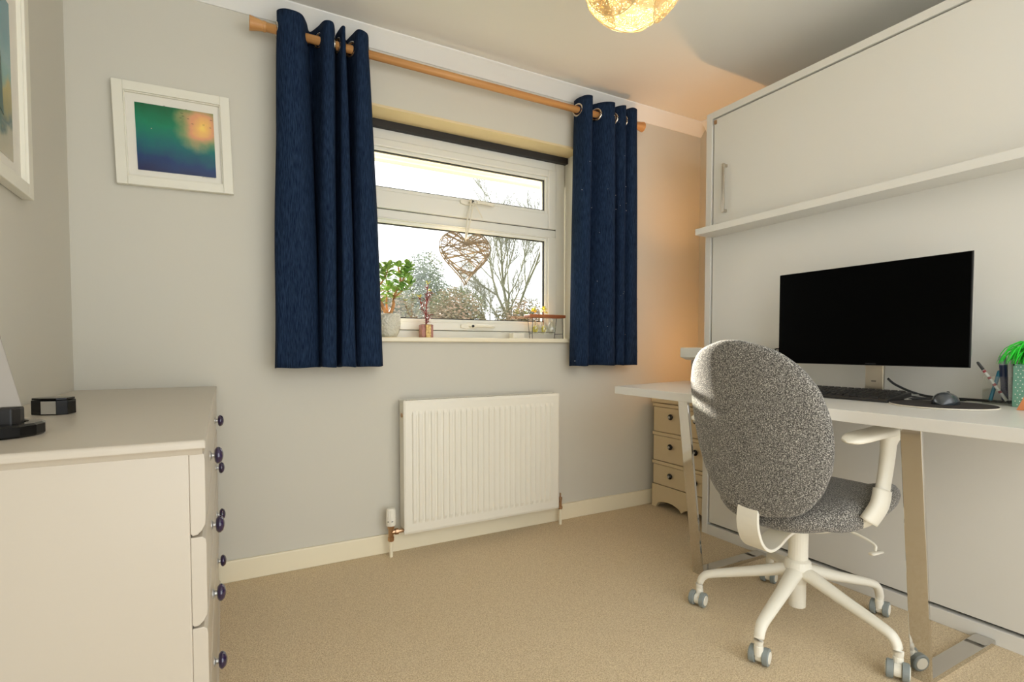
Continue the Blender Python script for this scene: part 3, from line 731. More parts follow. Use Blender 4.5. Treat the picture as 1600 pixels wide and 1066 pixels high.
# keyboard
kb = thing('keyboard', 'black keyboard lying below the monitor, its left end behind the chair back', 'keyboard', (1.93, 1.12, DZ))
Y0k, Y1k, X0k, X1k = .895, 1.355, 1.856, 2.012
def kz(x): return DZ + .006 + (x - X0k) / (X1k - X0k) * .020
bm = bmesh.new(); prism(bm, [(X0k, DZ + .0005), (X0k, DZ + .007), (X0k + .004, DZ + .011), (X1k, kz(X1k) + .003), (X1k, DZ + .012), (X0k + .02, DZ + .0005)], 'y', Y0k, Y1k)
obj('case', bm, mat('keyboard_case', (30, 28, 28), .35), kb, bevel=.0015)
for y in (Y0k + .02, Y1k - .05): obj('foot', B((X1k - .014, X1k - .004, y, y + .03, DZ + .0005, DZ + .016)), M_black, kb)
rows = 5; colsn = 19
for r_ in range(rows):
    xa = X0k + .012 + r_ * .0262; y = Y1k - .008
    k = 0
    widths = [1.0] * colsn
    if r_ == 0: widths = [1.3, 1.2, 1.2, 6.3, 1.2, 1.2, 1.2, 1, 1, 1, 2, 1]
    tot = sum(widths); unit = (Y1k - Y0k - .016) / tot
    for wd in widths:
        yb = y - wd * unit
        bm = bmesh.new()
        za, zc = kz(xa) + .003, kz(xa + .0225) + .003; g = .0012
        lo = [(xa, yb + g, za), (xa + .0235, yb + g, zc), (xa + .0235, y - g, zc), (xa, y - g, za)]
        hi = [(xa + .003, yb + .003, za + .0065), (xa + .0215, yb + .003, zc + .0065), (xa + .0215, y - .003, zc + .0065), (xa + .003, y - .003, za + .0065)]
        loft(bm, [lo, hi]); obj('key', bm, M_key, kb)
        y = yb

# mouse mat and mouse
mp_ = thing('mouse_mat', 'round black mouse mat with a pale edge on the desk', 'mouse mat', (1.918, .772, DZ))
bm = bmesh.new(); lathe(bm, [(.131, DZ + .0005), (.132, DZ + .002), (.131, DZ + .0042), (.001, DZ + .0042)], (1.918, .772, 0), 64); obj('base', bm, mat('mat_edge', (215, 208, 192), .7), mp_)
bm = bmesh.new(); lathe(bm, [(.1295, DZ + .0042), (.1290, DZ + .0056), (.001, DZ + .0056)], (1.918, .772, 0), 64); obj('cover', bm, mat('mat_top', (38, 30, 27), .9), mp_)
ms = thing('computer_mouse', 'dark grey computer mouse resting on the round mat', 'mouse', (1.93, .768, DZ + .0058), R(12))
bm = bmesh.new(); rings = []
for k in range(13):
    u = -1 + 2 * k / 12; L_ = .056; wd = .033 * math.sqrt(max(0.0004, 1 - abs(u) ** 2.6)); hh = .036 * math.sqrt(max(.0004, 1 - abs(u) ** 2.4)) * (1 - .18 * u)
    rings.append([Vector((u * L_, wd * math.cos(t) * (1.0 if math.sin(t) > .2 else 1.0), max(0, math.sin(t)) ** .8 * hh)) for t in [math.pi * q / 12 for q in range(13)]] )
loft(bm, rings); obj('shell', bm, mat('mouse_shell', (62, 66, 70), .22, coat=.4), ms, smooth=True, local=True)
bm = bmesh.new(); tube(bm, [(.020, -.001, .034), (.030, -.001, .0335), (.040, -.001, .029)], .0035, 10); obj('scroll_wheel', bm, M_black, ms, local=True)

# pen, cables
t = obj('black_pen', (lambda bm: (tube(bm, [(2.04, .905, DZ + .0052), (2.13, .86, DZ + .0052)], [.0045, .0045], 10), tube(bm, [(2.04, .905, DZ + .0052), (2.028, .912, DZ + .0045)], [.004, .0008], 10), bm)[-1])(bmesh.new()), M_black)
tag(t, 'thin black pen lying on the desk between keyboard and mouse mat', 'pen')
def cable(pts, r, label):
    bm = bmesh.new(); tube(bm, smooth_path(pts, 8), r, 8); return tag(obj('cable', bm, M_black, smooth=True), label, 'cable')
cable([(2.078, 1.0, .86), (2.10, .985, .838), (2.15, .95, .810), (2.165, .90, .7985), (2.17, .82, .798), (2.172, .76, .798), (2.172, .60, .798), (2.172, .45, .798)], .0042, 'thick black cable running right from the monitor stand along the cabinet')
cable([(2.015, .93, DZ + .016), (2.05, .93, DZ + .014), (2.08, .885, DZ + .006), (2.10, .82, DZ + .003), (2.15, .80, DZ + .003)], .0024, 'thin black cable from the keyboard passing behind the mouse')
cable([(2.078, 1.04, .85), (2.11, 1.08, .822), (2.16, 1.15, .8005), (2.17, 1.22, .7975), (2.17, 1.30, .7975), (2.16, 1.42, .7975)], .0035, 'black cable running left from the stand behind the keyboard')
cable([(2.060, 1.34, .93), (2.075, 1.385, .938), (2.10, 1.43, .962), (2.13, 1.475, .962), (2.15, 1.49, .92), (2.16, 1.49, .86), (2.16, 1.49, .798)], .003, 'black cable looping out behind the left edge of the monitor')

# pen cup with pens
cupx, cupy, cs = 2.125, .702, .035
cup = thing('pen_cup', 'clear square acrylic pen holder on the desk beside the dotted pot', 'pen holder', (cupx, cupy, DZ))
bm = bmesh.new(); th = .002; h = .088
box(bm, cupx - cs, cupx + cs, cupy - cs, cupy + cs, DZ + .0005, DZ + .004)
box(bm, cupx - cs, cupx - cs + th, cupy - cs, cupy + cs, DZ + .004, DZ + h); box(bm, cupx + cs - th, cupx + cs, cupy - cs, cupy + cs, DZ + .004, DZ + h)
box(bm, cupx - cs + th, cupx + cs - th, cupy - cs, cupy - cs + th, DZ + .004, DZ + h); box(bm, cupx - cs + th, cupx + cs - th, cupy + cs - th, cupy + cs, DZ + .004, DZ + h)
obj('walls', bm, M_acrylic, cup)
def pen(a, b, r, col, label, name='pen', tipcol=None, cat='pen', capc=None, bands=None):
    a = Vector(a); b = Vector(b); d = (b - a); t = thing(name, label, cat, tuple(a))
    bm = bmesh.new(); tube(bm, [a + d * .07, a + d * .8], r, 12)
    obj('barrel', bm, mat('pen_%d_%d_%d' % col, col, .3), t, smooth=False)
    bm = bmesh.new(); tube(bm, [a, a + d * .07], [r * .2, r * .95], 12); obj('tip', bm, mat('pen_tip', tipcol or (60, 60, 60), .3), t)
    bm = bmesh.new(); tube(bm, [a + d * .8, a + d * .97, b], [r * 1.05, r, r * .6], 12); obj('cap', bm, mat('cap_%d_%d_%d' % (capc or col), capc or col, .25, .3 if capc else 0), t)
    if bands:
        bm = bmesh.new()
        for f in (.25, .42, .58, .74): tube(bm, [a + d * f, a + d * (f + .05)], r * 1.04, 12)
        obj('pattern_bands', bm, mat('pen_band', bands, .4), t)
    return t
zb0 = DZ + .005
pen((cupx - .024, cupy - .027, zb0), (cupx - .020, cupy + .055, DZ + .132), .0042, (215, 214, 208), 'patterned red and white pen leaning left out of the pen holder', bands=(150, 50, 55), capc=(70, 70, 70))
pen((cupx + .004, cupy - .010, zb0), (cupx + .010, cupy + .004, DZ + .152), .0095, (28, 42, 84), 'thick navy marker with a silver cap standing in the pen holder', 'marker_pen', cat='marker', capc=(170, 175, 185))
pen((cupx - .004, cupy - .026, zb0), (cupx + .004, cupy - .018, DZ + .138), .007, (214, 212, 214), 'white marker standing at the right of the pen holder', 'marker_pen', cat='marker')
pen((cupx - .018, cupy + .022, zb0), (cupx + .012, cupy + .010, DZ + .105), .0052, (24, 120, 150), 'short teal pen at the left inside the pen holder')
pen((cupx + .020, cupy - .022, zb0), (cupx + .022, cupy - .006, DZ + .124), .0055, (20, 20, 22), 'black pen at the back of the pen holder')
# dotted pot with green plume
px_, py_ = 2.112, .612
pot = thing('patterned_pot', 'square sage green pot with white dots at the right edge of the desk', 'pot', (px_, py_, DZ))
bm = bmesh.new(); s = .046; hh = .128
box(bm, px_ - s, px_ + s, py_ - s, py_ + s, DZ + .0005, DZ + hh - .004)
obj('body', bm, mat('sage_card', (112, 160, 138), .6), pot, bevel=.002)
obj('rim', B((px_ - s, px_ - s + .004, py_ - s, py_ + s, DZ + hh - .004, DZ + hh), (px_ + s - .004, px_ + s, py_ - s, py_ + s, DZ + hh - .004, DZ + hh), (px_ - s, px_ + s, py_ - s, py_ - s + .004, DZ + hh - .004, DZ + hh), (px_ - s, px_ + s, py_ + s - .004, py_ + s, DZ + hh - .004, DZ + hh)), MATS['sage_card'], pot)
bm = bmesh.new()
for i in range(9):
    for j in range(12):
        o2 = (j % 2) * .005; a = -s + .006 + i * .0105 + o2
        if a > s - .003: continue
        z = DZ + .008 + j * .0102
        bmesh.ops.create_icosphere(bm, subdivisions=1, radius=.0017, matrix=Matrix.Translation((px_ - s, py_ + a, z)))
        bmesh.ops.create_icosphere(bm, subdivisions=1, radius=.0017, matrix=Matrix.Translation((px_ + a, py_ + s, z)))
d_ = obj('white_dots', bm, M_mount, pot); d_['kind'] = 'stuff'
pl = thing('feather_plume', 'bright green feathery tuft drooping out of the dotted pot', 'decoration', (px_, py_, DZ + hh - .004))
bm = bmesh.new(); rn = random.Random(8)
for k in range(240):
    a = rn.uniform(0, 2 * math.pi); sp = rn.uniform(.014, .078); h = rn.uniform(.040, .074)
    c = Vector((px_, py_, DZ + hh - .002)); e = Vector((math.cos(a), math.sin(a), 0))
    tube(bm, smooth_path([c + e * .006, c + e * sp * .45 + Vector((0, 0, h)), c + e * sp + Vector((0, 0, h * .75)), c + e * sp * 1.25 + Vector((0, 0, h * .0 + .002))], 3), [.0030] * 4 + [.0026] * 4 + [.0012, .0006], 5, .45)
obj('fronds', bm, mat('neon_green', (40, 215, 50), .6), pl, smooth=True)
t = thing('wooden_cone', 'small orange brown wooden pyramid cut by the right edge of the photo', 'ornament', (1.99, .598, DZ))
bm = bmesh.new(); c = (1.99, .598)
loft(bm, [[Vector((c[0] + .027 * math.cos(R(45 + 90 * k)), c[1] + .027 * math.sin(R(45 + 90 * k)), DZ + .0005)) for k in range(4)], [Vector((c[0] + .0015 * math.cos(R(45 + 90 * k)), c[1] + .0015 * math.sin(R(45 + 90 * k)), DZ + .060)) for k in range(4)]])
obj('body', bm, mat('orange_wood', (205, 130, 82), .5), t)

# ------------------------------------------------------------------ office chair (local frame: +x is forward)
chair = thing('office_chair', 'grey wool upholstered swivel office chair on a white five star base', 'office chair', (1.748, 1.111, 0), R(2))
def ch_(name, bm, m, parent=chair, **k): return obj(name, bm, m, parent, local=True, **k)
# backrest
HWT = [(0, .012), (.015, .090), (.05, .140), (.1, .172), (.2, .208), (.32, .232), (.45, .242), (.6, .241), (.75, .224), (.86, .190), (.94, .140), (.98, .085), (1, .012)]
def smooth_tab(tab, t):
    return (lerp(tab, max(0, t - .02)) + lerp(tab, t) * 2 + lerp(tab, min(1, t + .02))) / 4
bm = bmesh.new(); rings = []; NT = 34
for j in range(NT + 1):
    t = (1 - math.cos(math.pi * j / NT)) / 2
    z = .432 + .562 * t; hw = smooth_tab(HWT, t)
    if j in (0, NT): hw = .010
    xc = -.252 - .030 * t - .100 * t ** 2.0
    th = .034 * min(1, math.sin(math.pi * min(max(t, .0), 1)) ** .38 + .02)
    if j in (0, NT): th = .004
    ring = []
    for q in range(36):
        a = 2 * math.pi * q / 36; cy = math.cos(a); sy = math.sin(a)
        yy = hw * math.copysign(abs(cy) ** .82, cy); wrap = .045 * (yy / .24) ** 2
        ring.append(Vector((xc + wrap + th * math.copysign(abs(sy) ** .8, sy), yy, z)))
    rings.append(ring)
loft(bm, rings); ch_('backrest', bm, M_wool, smooth=True)
# seat
def superpad(cx, cz, lx, ly, h, e=.62, saddle=0, nose=0):
    bm = bmesh.new(); rings = []; N = 20
    for j in range(N + 1):
        ph = -math.pi / 2 + math.pi * j / N; c = max(1e-4, math.cos(ph)) ** .45; s = math.copysign(abs(math.sin(ph)) ** .8, math.sin(ph)); ring = []
        for q in range(48):
            a = 2 * math.pi * q / 48
            x = lx * c * math.copysign(abs(math.cos(a)) ** e, math.cos(a)); y = ly * c * math.copysign(abs(math.sin(a)) ** e, math.sin(a))
            dz = saddle * (y / ly) ** 2 * (1 - .3 * x / lx) + nose * max(0, -x / lx) ** 2 * -1 + .012 * (x / lx)
            ring.append(Vector((cx + x, y, cz + s * h + dz)))
        rings.append(ring)
    loft(bm, rings); return bm
bm = superpad(.015, .440, .245, .240, .055, .72, saddle=.028, nose=.012); ch_('seat', bm, M_wool, smooth=True)
bm = superpad(.02, .405, .205, .195, .030, .8, saddle=.012); s_ = ch_('seat_shell', bm, M_white_pl, smooth=True, label='white plastic underside of the seat')
# side bolsters rising from the seat edge
for sg in (-1, 1):
    bm = bmesh.new(); pts = smooth_path([(-.19, sg * .150, .432), (-.10, sg * .203, .436), (.02, sg * .224, .468), (.12, sg * .216, .492), (.19, sg * .176, .484), (.235, sg * .08, .462)], 6)
    n = len(pts); tube(bm, pts, [.039 * (math.sin(math.pi * (i + .6) / (n + .2)) ** .45) for i in range(n)], 14, .95)
    ch_('seat_bolster', bm, M_wool, smooth=True)
# back support strap
bm = bmesh.new(); pts = smooth_path([(-.235, .012, .500), (-.262, .012, .450), (-.264, .012, .390), (-.240, .012, .335), (-.200, .012, .308), (-.150, .012, .312), (-.10, .01, .336), (-.03, .0, .362)], 6)
n = len(pts); bar(bm, pts, [.070 + .012 * math.sin(math.pi * i / n) for i in range(n)], [.011] * n, (0, 1, 0)); ch_('back_support', bm, M_white_pl, bevel=.003, seg=3)
bm = bmesh.new(); box(bm, -.12, .10, -.055, .055, .355, .398); ch_('tilt_mechanism', bm, M_white_pl, bevel=.012, seg=3)
bm = bmesh.new(); tube(bm, smooth_path([(.03, -.05, .372), (.045, -.15, .365), (.05, -.215, .345), (.045, -.222, .325)], 4), .004, 8); tube(bm, [(.075, -.225, .318), (.02, -.222, .320)], [.010, .010], 10, .5)
ch_('height_lever', bm, M_white_pl, smooth=True)
bm = bmesh.new(); lathe(bm, [(.022, .355), (.022, .335), (.030, .333), (.0315, .33), (.0315, .235), (.028, .232)], (0, 0, 0), 24); ch_('gas_lift', bm, M_white_pl)
# arms
for sg in (-1, 1):
    y = sg * .268
    bm = bmesh.new(); pts = smooth_path([(-.055, sg * .222, .425), (-.055, sg * .252, .452), (-.038, y, .50), (-.015, y, .56), (.002, y, .63), (.010, y, .685), (.020, y, .712)], 5); n = len(pts)
    tube(bm, pts, [lerp([(0, .018), (.35, .029), (.55, .028), (.8, .031), (1, .046)], i / (n - 1)) for i in range(n)], 16, .62, up=Vector((0, 1, 0)))
    arm = ch_('armrest', bm, M_white_pl, smooth=True)
    bm = bmesh.new(); pts = smooth_path([(-.062, sg * .250, .445), (-.040, y, .495), (-.022, y, .54)], 5)
    tube(bm, pts, [.036] * len(pts), 16, .62, up=Vector((0, 1, 0))); ch_('arm_sleeve', bm, M_white_pl, arm, smooth=True)
    bm = bmesh.new(); rings = []
    for k in range(17):
        u = k / 16; x = .062 - .288 * u; hw = .040 * math.sqrt(max(.004, 1 - abs(2 * u - 1) ** 4.5)); zc = .722 - .010 * u + .008 * (abs(2 * u - 1) ** 3) * (u > .5) * -1
        th_ = .013 * math.sqrt(max(.01, 1 - abs(2 * u - 1) ** 6)) * (1.15 if u < .35 else 1)
        rings.append([Vector((x, y + hw * math.copysign(abs(math.cos(t)) ** .7, math.cos(t)), zc + th_ * math.copysign(abs(math.sin(t)) ** .7, math.sin(t)))) for t in [2 * math.pi * q / 20 for q in range(20)]])
    loft(bm, rings); ch_('arm_pad', bm, M_white_pl, arm, smooth=True)
# base
bm = bmesh.new(); lathe(bm, [(.020, .064), (.027, .066), (.0275, .15), (.036, .17), (.046, .205), (.040, .228), (.032, .234)], (0, 0, 0), 28); ch_('hub', bm, M_white_pl, smooth=False, bevel=.002)
angs = [R(a - 2) for a in (125.5, 195.5, 265.8, 341, 49.5)]; rads = [.324, .345, .328, .333, .347]
wr = .0262
for ai, (a, rr) in enumerate(zip(angs, rads)):
    e = Vector((math.cos(a), math.sin(a), 0)); pts = [e * .015 + Vector((0, 0, .192)), e * .055 + Vector((0, 0, .186)), e * .15 + Vector((0, 0, .160)), e * (rr - .045) + Vector((0, 0, .126)), e * (rr - .012) + Vector((0, 0, .108)), e * rr + Vector((0, 0, .078)), e * rr + Vector((0, 0, .058))]
    pts = smooth_path(pts, 5); n = len(pts)
    bm = bmesh.new(); tube(bm, pts, [lerp([(0, .030), (.2, .026), (.5, .0185), (.8, .0155), (1, .0115)], i / (n - 1)) for i in range(n)], 14, .80)
    leg = ch_('leg', bm, M_white_pl, smooth=True)
    # castor
    ca_ = (a + R([100, 80, 60, 75, 110][ai])); wa = R([-74, -70, -68, -76, -74][ai])      # wheel axle direction
    ax = Vector((math.cos(wa), math.sin(wa), 0)); fw = Vector((-ax.y, ax.x, 0)); c = e * rr + fw * (.012 if ai % 2 else -.012) + Vector((0, 0, wr + .0005))
    bm = bmesh.new(); s0 = c - ax * .010; s1 = c + ax * .010
    tube(bm, [s0, s1], [.019, .019], 20); tube(bm, [e * rr + Vector((0, 0, .030)), e * rr + Vector((0, 0, .062))], [.014, .0135], 14)
    cs_ = ch_('castor', bm, M_white_pl, leg, bevel=.002)
    for sg in (-1, 1):
        bm = bmesh.new(); tube(bm, [c + ax * sg * .0105, c + ax * sg * .012, c + ax * sg * .026, c + ax * sg * .0285], [wr - .003, wr, wr, wr - .003], 28)
        n0 = len(bm.faces); tube(bm, [c + ax * sg * .026, c + ax * sg * .0305], [wr - .007, wr - .009], 24)
        bm.faces.ensure_lookup_table()
        for f in bm.faces[n0:]: f.material_index = 1
        wv = obj('wheel', bm, [M_gray_wheel, M_white_pl], leg, local=True)
        

# ------------------------------------------------------------------ things at the window
SZ = 1.0202
# wicker heart
HC = Vector((1.108, 2.535, 1.430)); HWD, HHT = .139, .136
hr = thing('wicker_heart', 'woven willow heart decoration hanging in front of the window', 'heart decoration', tuple(HC))
def hpt(t, s=1.0):
    x = 16 * math.sin(t) ** 3; z = 13 * math.cos(t) - 5 * math.cos(2 * t) - 2 * math.cos(3 * t) - math.cos(4 * t)
    return Vector((HC.x + x / 16 * HWD * s, HC.y, HC.z + (z + 2.5) / 14.6 * HHT * s))
for y_ in (-.012, .012):
    bm = bmesh.new(); pts = [hpt(2 * math.pi * k / 60) + Vector((0, y_, 0)) for k in range(61)]; tube(bm, pts, .0032, 6, cap=False); obj('outline', bm, M_wicker, hr, smooth=True)
rn = random.Random(11); bm = bmesh.new(); N = 64; cnt = 0
poly = [hpt(2 * math.pi * k / N) for k in range(N)]
def inside(p):
    c = False; j = N - 1
    for i in range(N):
        if (poly[i].z > p.z) != (poly[j].z > p.z) and p.x < (poly[j].x - poly[i].x) * (p.z - poly[i].z) / (poly[j].z - poly[i].z) + poly[i].x: c = not c
        j = i
    return c
def chord(a, b, y_, r):
    tube(bm, [hpt(a) + Vector((0, y_, 0)), (hpt(a) + hpt(b)) / 2 + Vector((0, y_ * 1.2, 0)), hpt(b) + Vector((0, y_, 0))], r, 5)
while cnt < 44:
    a = rn.uniform(.15, 2 * math.pi - .15); b = rn.uniform(.15, 2 * math.pi - .15)
    A, Bq = hpt(a), hpt(b)
    if (A - Bq).length < .09 or abs(A.z - Bq.z) > 1.25 * abs(A.x - Bq.x): continue
    if not all(inside(A.lerp(Bq, f)) for f in (.1, .25, .5, .75, .9)): continue
    chord(a, b, rn.choice((-.014, -.007, .006, .013)), rn.uniform(.0022, .0036)); cnt += 1
for k in range(16):
    for sg in (-1, 1):
        a = (.35 + k * .055); A = hpt(sg * a); q = A + Vector((rn.uniform(-.012, .012), 0, -rn.uniform(.05, .09)))
        if inside(q): tube(bm, [A + Vector((0, -.014, 0)), q + Vector((0, -.014, 0))], .0016, 5)
v = obj('woven_twigs', bm, M_wicker, hr); v['kind'] = 'stuff'
bm = bmesh.new(); top = hpt(0) + Vector((0, 0, .0)); hk = Vector((1.159, 2.552, 1.742))
tube(bm, [top + Vector((.010 * math.cos(2 * math.pi * k / 16), 0, .006 + .010 * math.sin(2 * math.pi * k / 16))) for k in range(17)], .0014, 5, cap=False)
obj('ring', bm, M_wicker, hr)
bm = bmesh.new()
for dx in (-.007, .007):
    bar(bm, [hk + Vector((dx, -.006, .008)), hk.lerp(top, .5) + Vector((dx * 1.3 - .004, 0, 0)), top + Vector((0, 0, .02))], .0075, .0012, (1, .15, 0))
bar(bm, [hk + Vector((0, -.008, -.005)), hk + Vector((.035, -.010, -.055)), hk + Vector((.052, -.010, -.085))], .008, .0012, (1, .15, 0))
for sg in (-1, 1):
    pts = [hk + Vector((sg * .022 * math.sin(math.pi * k / 10), -.012, .012 * math.sin(2 * math.pi * k / 10) * .8 - .010 * k / 10)) for k in range(11)]; bar(bm, pts, .009, .0012, (.2, 1, .2))
obj('ribbon', bm, M_ribbon, hr)

# jade plant
def leaf(bm, p, d, L, W, up=Vector((0, 0, 1)), th=.18):
    d = d.normalized(); s, u = frame(Vector(), d, up); rings = []
    for k, (f, w_) in enumerate(((0, .12), (.18, .35), (.42, .78), (.68, 1), (.88, .72), (1, .1))):
        c = p + d * L * f + u * (-.12 * L * f * f); rings.append([c + s * W * w_ * math.cos(t) + u * W * w_ * th * math.sin(t) for t in [2 * math.pi * q / 6 for q in range(6)]])
    loft(bm, rings)
jx, jy = .694, 2.515
M_pot = mat('white_textured_ceramic', (222, 218, 200), .5, bump=(90, .8, .01))
jp = thing('plant_pot', 'round off white dimpled plant pot on the left of the sill', 'plant pot', (jx, jy, SZ))
bm = bmesh.new(); lathe(bm, [(.032, 0), (.040, .003), (.052, .025), (.058, .055), (.059, .085), (.057, .112), (.053, .113), (.053, .100), (.001, .100)], (jx, jy, SZ), 36); obj('bowl', bm, M_pot, jp, smooth=True)
bm = bmesh.new()
for j in range(6):
    for k in range(26):
        a = 2 * math.pi * (k + .5 * (j % 2)) / 26; r = .0583 + .0006 * math.sin(j); z = SZ + .045 + j * .011
        bmesh.ops.create_icosphere(bm, subdivisions=1, radius=.0028, matrix=Matrix.Translation((jx + r * math.cos(a), jy + r * math.sin(a), z)))
d_ = obj('raised_dots', bm, M_pot, jp); d_['kind'] = 'stuff'
bm = bmesh.new(); lathe(bm, [(.0525, .1005), (.0525, .104), (.001, .106)], (jx, jy, SZ), 24); obj('soil', bm, mat('soil', (70, 52, 38), .95), jp)
jd = thing('jade_plant', 'leafy green jade plant with orange brown stems in the dimpled pot', 'houseplant', (jx, jy, SZ + .106))
M_stem = mat('jade_stem', (196, 140, 84), .6, vary=(30, (160, 116, 70), 3, .4, .6)); M_jleaf = mat('jade_leaf', (104, 150, 62), .35, vary=(25, (178, 200, 104), 2, .4, .7))
rn = random.Random(6); z0 = SZ + .10
stems = [([(0, 0, 0), (-.030, -.01, .05), (-.060, -.01, .13), (-.075, 0, .19)], .010), ([(0, 0, 0), (.022, -.008, .045), (.030, .0, .10), (.058, -.01, .17), (.052, 0, .24)], .0095), ([(.0, .004, 0), (-.005, .01, .08), (.005, .012, .15), (-.025, .01, .22)], .006), ([(.03, -.004, .09), (.07, -.008, .13), (.105, -.01, .16)], .005), ([(.045, -.01, .14), (.085, -.008, .20), (.100, -.005, .245)], .005), ([(-.06, -.01, .13), (-.02, -.015, .18), (.0, -.01, .235)], .005)]
bm = bmesh.new(); lb = bmesh.new()
for pts, r in stems:
    P = smooth_path([Vector(p) + Vector((jx, jy, z0)) for p in pts], 5); n = len(P)
    tube(bm, P, [r * (1 - .55 * i / n) for i in range(n)], 8)
    for f in (.46, .56, .64, .72, .80, .87, .94, 1.0):
        i = min(n - 1, int(f * (n - 1))); base_a = rn.uniform(0, 6.28)
        for k in range(4 if f < 1 else 6):
            a = base_a + k * math.pi * 2 / (4 if f < 1 else 6); el = rn.uniform(.1, .9) + (.5 if f == 1 else 0)
            leaf(lb, P[i], Vector((math.cos(a), math.sin(a) * .55, el)), rn.uniform(.034, .050), rn.uniform(.012, .017))
obj('stem', bm, M_stem, jd, smooth=True); v = obj('leaves', lb, M_jleaf, jd, smooth=True); v['kind'] = 'stuff'

# small succulent in cube pot
cx_, cy_ = .882, 2.505
cp = thing('cube_planter', 'small square copper and gold flecked planter on the sill', 'planter', (cx_, cy_, SZ))
bm = bmesh.new(); s = .029
v_ = [rot_ for rot_ in [(cx_ + s * 1.414 * math.cos(R(40 + 90 * k)), cy_ + s * 1.414 * math.sin(R(40 + 90 * k))) for k in range(4)]]
prism(bm, v_, 'z', SZ, SZ + .064); obj('body', bm, mat('copper_brown', (150, 92, 76), .4, vary=(60, (178, 118, 100), 3, .4, .6)), cp, bevel=.002)
M_gold = mat('gold_fleck', (196, 160, 98), .35, .5, vary=(120, (236, 206, 140), 4, .4, .6), bump=(200, .8, .004))
prism(bm := bmesh.new(), [(cx_ - .013, cy_ - .0385), (cx_ + .012, cy_ - .0375), (cx_ + .014, cy_ - .028), (cx_ - .012, cy_ - .028)], 'z', SZ + .001, SZ + .064); obj('gold_panel', bm, M_gold, cp)
bm = bmesh.new(); prism(bm, [(cx_ + (p[0] - cx_) * .85, cy_ + (p[1] - cy_) * .85) for p in v_], 'z', SZ + .064, SZ + .0655); obj('soil', bm, MATS['soil'], cp)
sp = thing('succulent', 'dark red stemmed succulent with yellow green tips in the square planter', 'houseplant', (cx_, cy_, SZ + .066))
M_red = mat('red_leaf', (120, 38, 34), .5, vary=(40, (150, 62, 40), 2, .4, .7)); M_ylw = mat('yellow_green_leaf', (196, 196, 96), .5)
bm = bmesh.new(); lb = bmesh.new(); tb_ = bmesh.new(); rn = random.Random(14)
for pts, r, tipy in (([(0, 0, 0), (.0, 0, .07), (.006, 0, .14), (.010, 0, .205)], .0042, 1), ([(.0, 0, .045), (-.022, 0, .09), (-.032, 0, .135)], .003, 1), ([(.004, 0, .11), (.014, 0, .14), (.016, 0, .165)], .003, 1), ([(0, 0, 0), (.012, -.005, .03), (.02, -.005, .05)], .0025, 0)):
    P = smooth_path([Vector(p) + Vector((cx_, cy_, SZ + .064)) for p in pts], 6); n = len(P); tube(bm, P, [r * (1 - .4 * i / n) for i in range(n)], 7)
    for i in range(2, n):
        for k in range(3):
            a = rn.uniform(0, 6.28); isT = tipy and i > n - 3
            leaf(tb_ if isT else lb, P[i], Vector((math.cos(a), math.sin(a) * .6, rn.uniform(-.1, .7) + (.6 if isT else 0))), rn.uniform(.016, .025), .0052)
obj('stem', bm, M_red, sp, smooth=True); v = obj('leaves', lb, M_red, sp, smooth=True); v['kind'] = 'stuff'; v = obj('tip_leaves', tb_, M_ylw, sp, smooth=True, label='yellow green leaf tips'); v['kind'] = 'stuff'

# propagation stand with glass bulbs
sx0, sx1, syc = 1.468, 1.706, 2.515
ps = thing('propagation_stand', 'little wooden shelf on thin black wire legs at the right of the sill', 'plant stand', ((sx0 + sx1) / 2, syc, SZ))
bm = bmesh.new(); zt = SZ + .118
box(bm, sx0, sx1, syc - .035, syc + .035, zt, zt + .017); obj('shelf_board', bm, mat('stand_wood', (186, 112, 66), .5, vary=(14, (150, 84, 44), 3, .4, .6, (.3, 4, 4))), ps, bevel=.004)
for x, sg in ((sx0 + .022, 1), (sx1 - .022, -1)):
    bm = bmesh.new()
    tube(bm, [(x, syc - .028, zt), (x - sg * .004, syc - .030, SZ)], .0016, 6); tube(bm, [(x, syc + .028, zt), (x + sg * .016, syc + .030, SZ)], .0016, 6)
    tube(bm, [(x - sg * .003, syc - .030, SZ + .028), (x + sg * .013, syc + .030, SZ + .028)], .0014, 6)
    obj('leg', bm, M_black, ps)
M_bulb = glass_thin('bulb_glass', (.95, .97, .93), .12)
M_yel = mat('yellow_leaf', (220, 214, 40), .5); M_root = mat('yellow_root', (214, 200, 70), .6)
rn = random.Random(19)
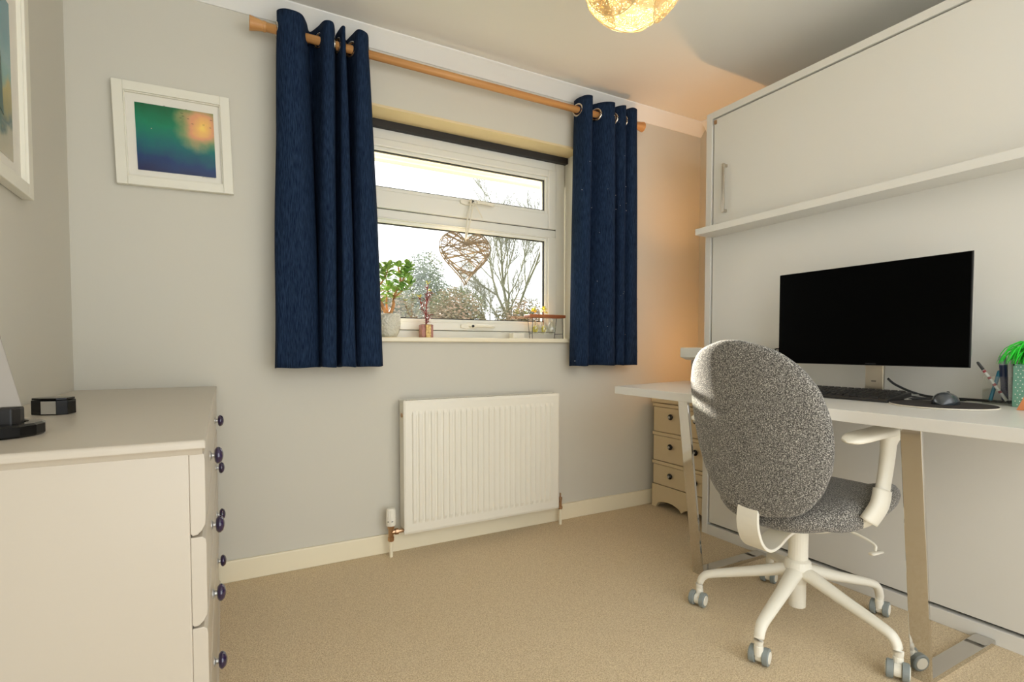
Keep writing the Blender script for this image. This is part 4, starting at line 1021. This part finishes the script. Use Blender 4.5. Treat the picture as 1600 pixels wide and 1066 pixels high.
for bx, lab, lab2 in ((1.522, 'left glass bulb vase hanging in the wire legged shelf', 'yellow green cutting in the left glass bulb'), (1.577, 'middle glass bulb vase hanging in the wire legged shelf', 'yellow green cutting in the middle glass bulb')):
    bm = bmesh.new(); lathe(bm, [(.001, zt - .092), (.012, zt - .090), (.023, zt - .075), (.026, zt - .060), (.022, zt - .042), (.011, zt - .025), (.008, zt - .012), (.0085, zt + .018), (.012, zt + .020)], (bx, syc, 0), 24, cap=False)
    g = obj('bulb_vase', bm, M_bulb, smooth=True); tag(g, lab, 'vase', 'glass bulb vases on the sill shelf')
    cu = thing('plant_cutting', lab2, 'plant cutting', (bx, syc, zt - .085), 0, 'cuttings in the glass bulbs')
    bm = bmesh.new(); tube(bm, [(bx, syc, zt - .075), (bx + .002, syc, zt), (bx, syc, zt + .045)], .0016, 6); obj('stem', bm, mat('cutting_stem', (180, 120, 80), .6), cu)
    bm = bmesh.new()
    for k in range(10):
        a = rn.uniform(0, 6.28); leaf(bm, Vector((bx, syc, zt + .028 + .003 * k)), Vector((math.cos(a), math.sin(a), rn.uniform(-.1, .8))), .028, .011)
    obj('leaves', bm, M_yel, cu, smooth=True)['kind'] = 'stuff'
    bm = bmesh.new()
    for k in range(16):
        a = rn.uniform(0, 6.28); r = rn.uniform(.006, .018); c = Vector((bx, syc, 0)); tube(bm, smooth_path([c + Vector((0, 0, zt - .045)), c + Vector((math.cos(a) * r, math.sin(a) * r, zt - .060)), c + Vector((math.cos(a) * r * .6, math.sin(a) * r * .6, zt - .080))], 3), .0016, 5)
    obj('roots', bm, M_root, cu)['kind'] = 'stuff'
bx = 1.632
bm = bmesh.new(); lathe(bm, [(.001, zt - .092), (.012, zt - .090), (.023, zt - .075), (.026, zt - .060), (.022, zt - .042), (.011, zt - .025), (.008, zt - .012), (.0085, zt + .018), (.012, zt + .020)], (bx, syc, 0), 24, cap=False)
tag(obj('bulb_vase', bm, M_bulb, smooth=True), 'empty right hand glass bulb vase in the wire legged shelf', 'vase', 'glass bulb vases on the sill shelf')
t = thing('trinket_tray', 'small low white tray on the sill beside the wire legged shelf', 'tray', (1.40, 2.52, SZ))
bm = B((1.375, 1.468, 2.50, 2.545, SZ, SZ + .003), (1.375, 1.395, 2.50, 2.545, SZ + .003, SZ + .030), (1.395, 1.468, 2.54, 2.545, SZ + .003, SZ + .030)); obj('body', bm, M_white_pl, t, bevel=.002)

for o in bpy.data.objects:
    if '_o' in o.keys(): del o['_o']
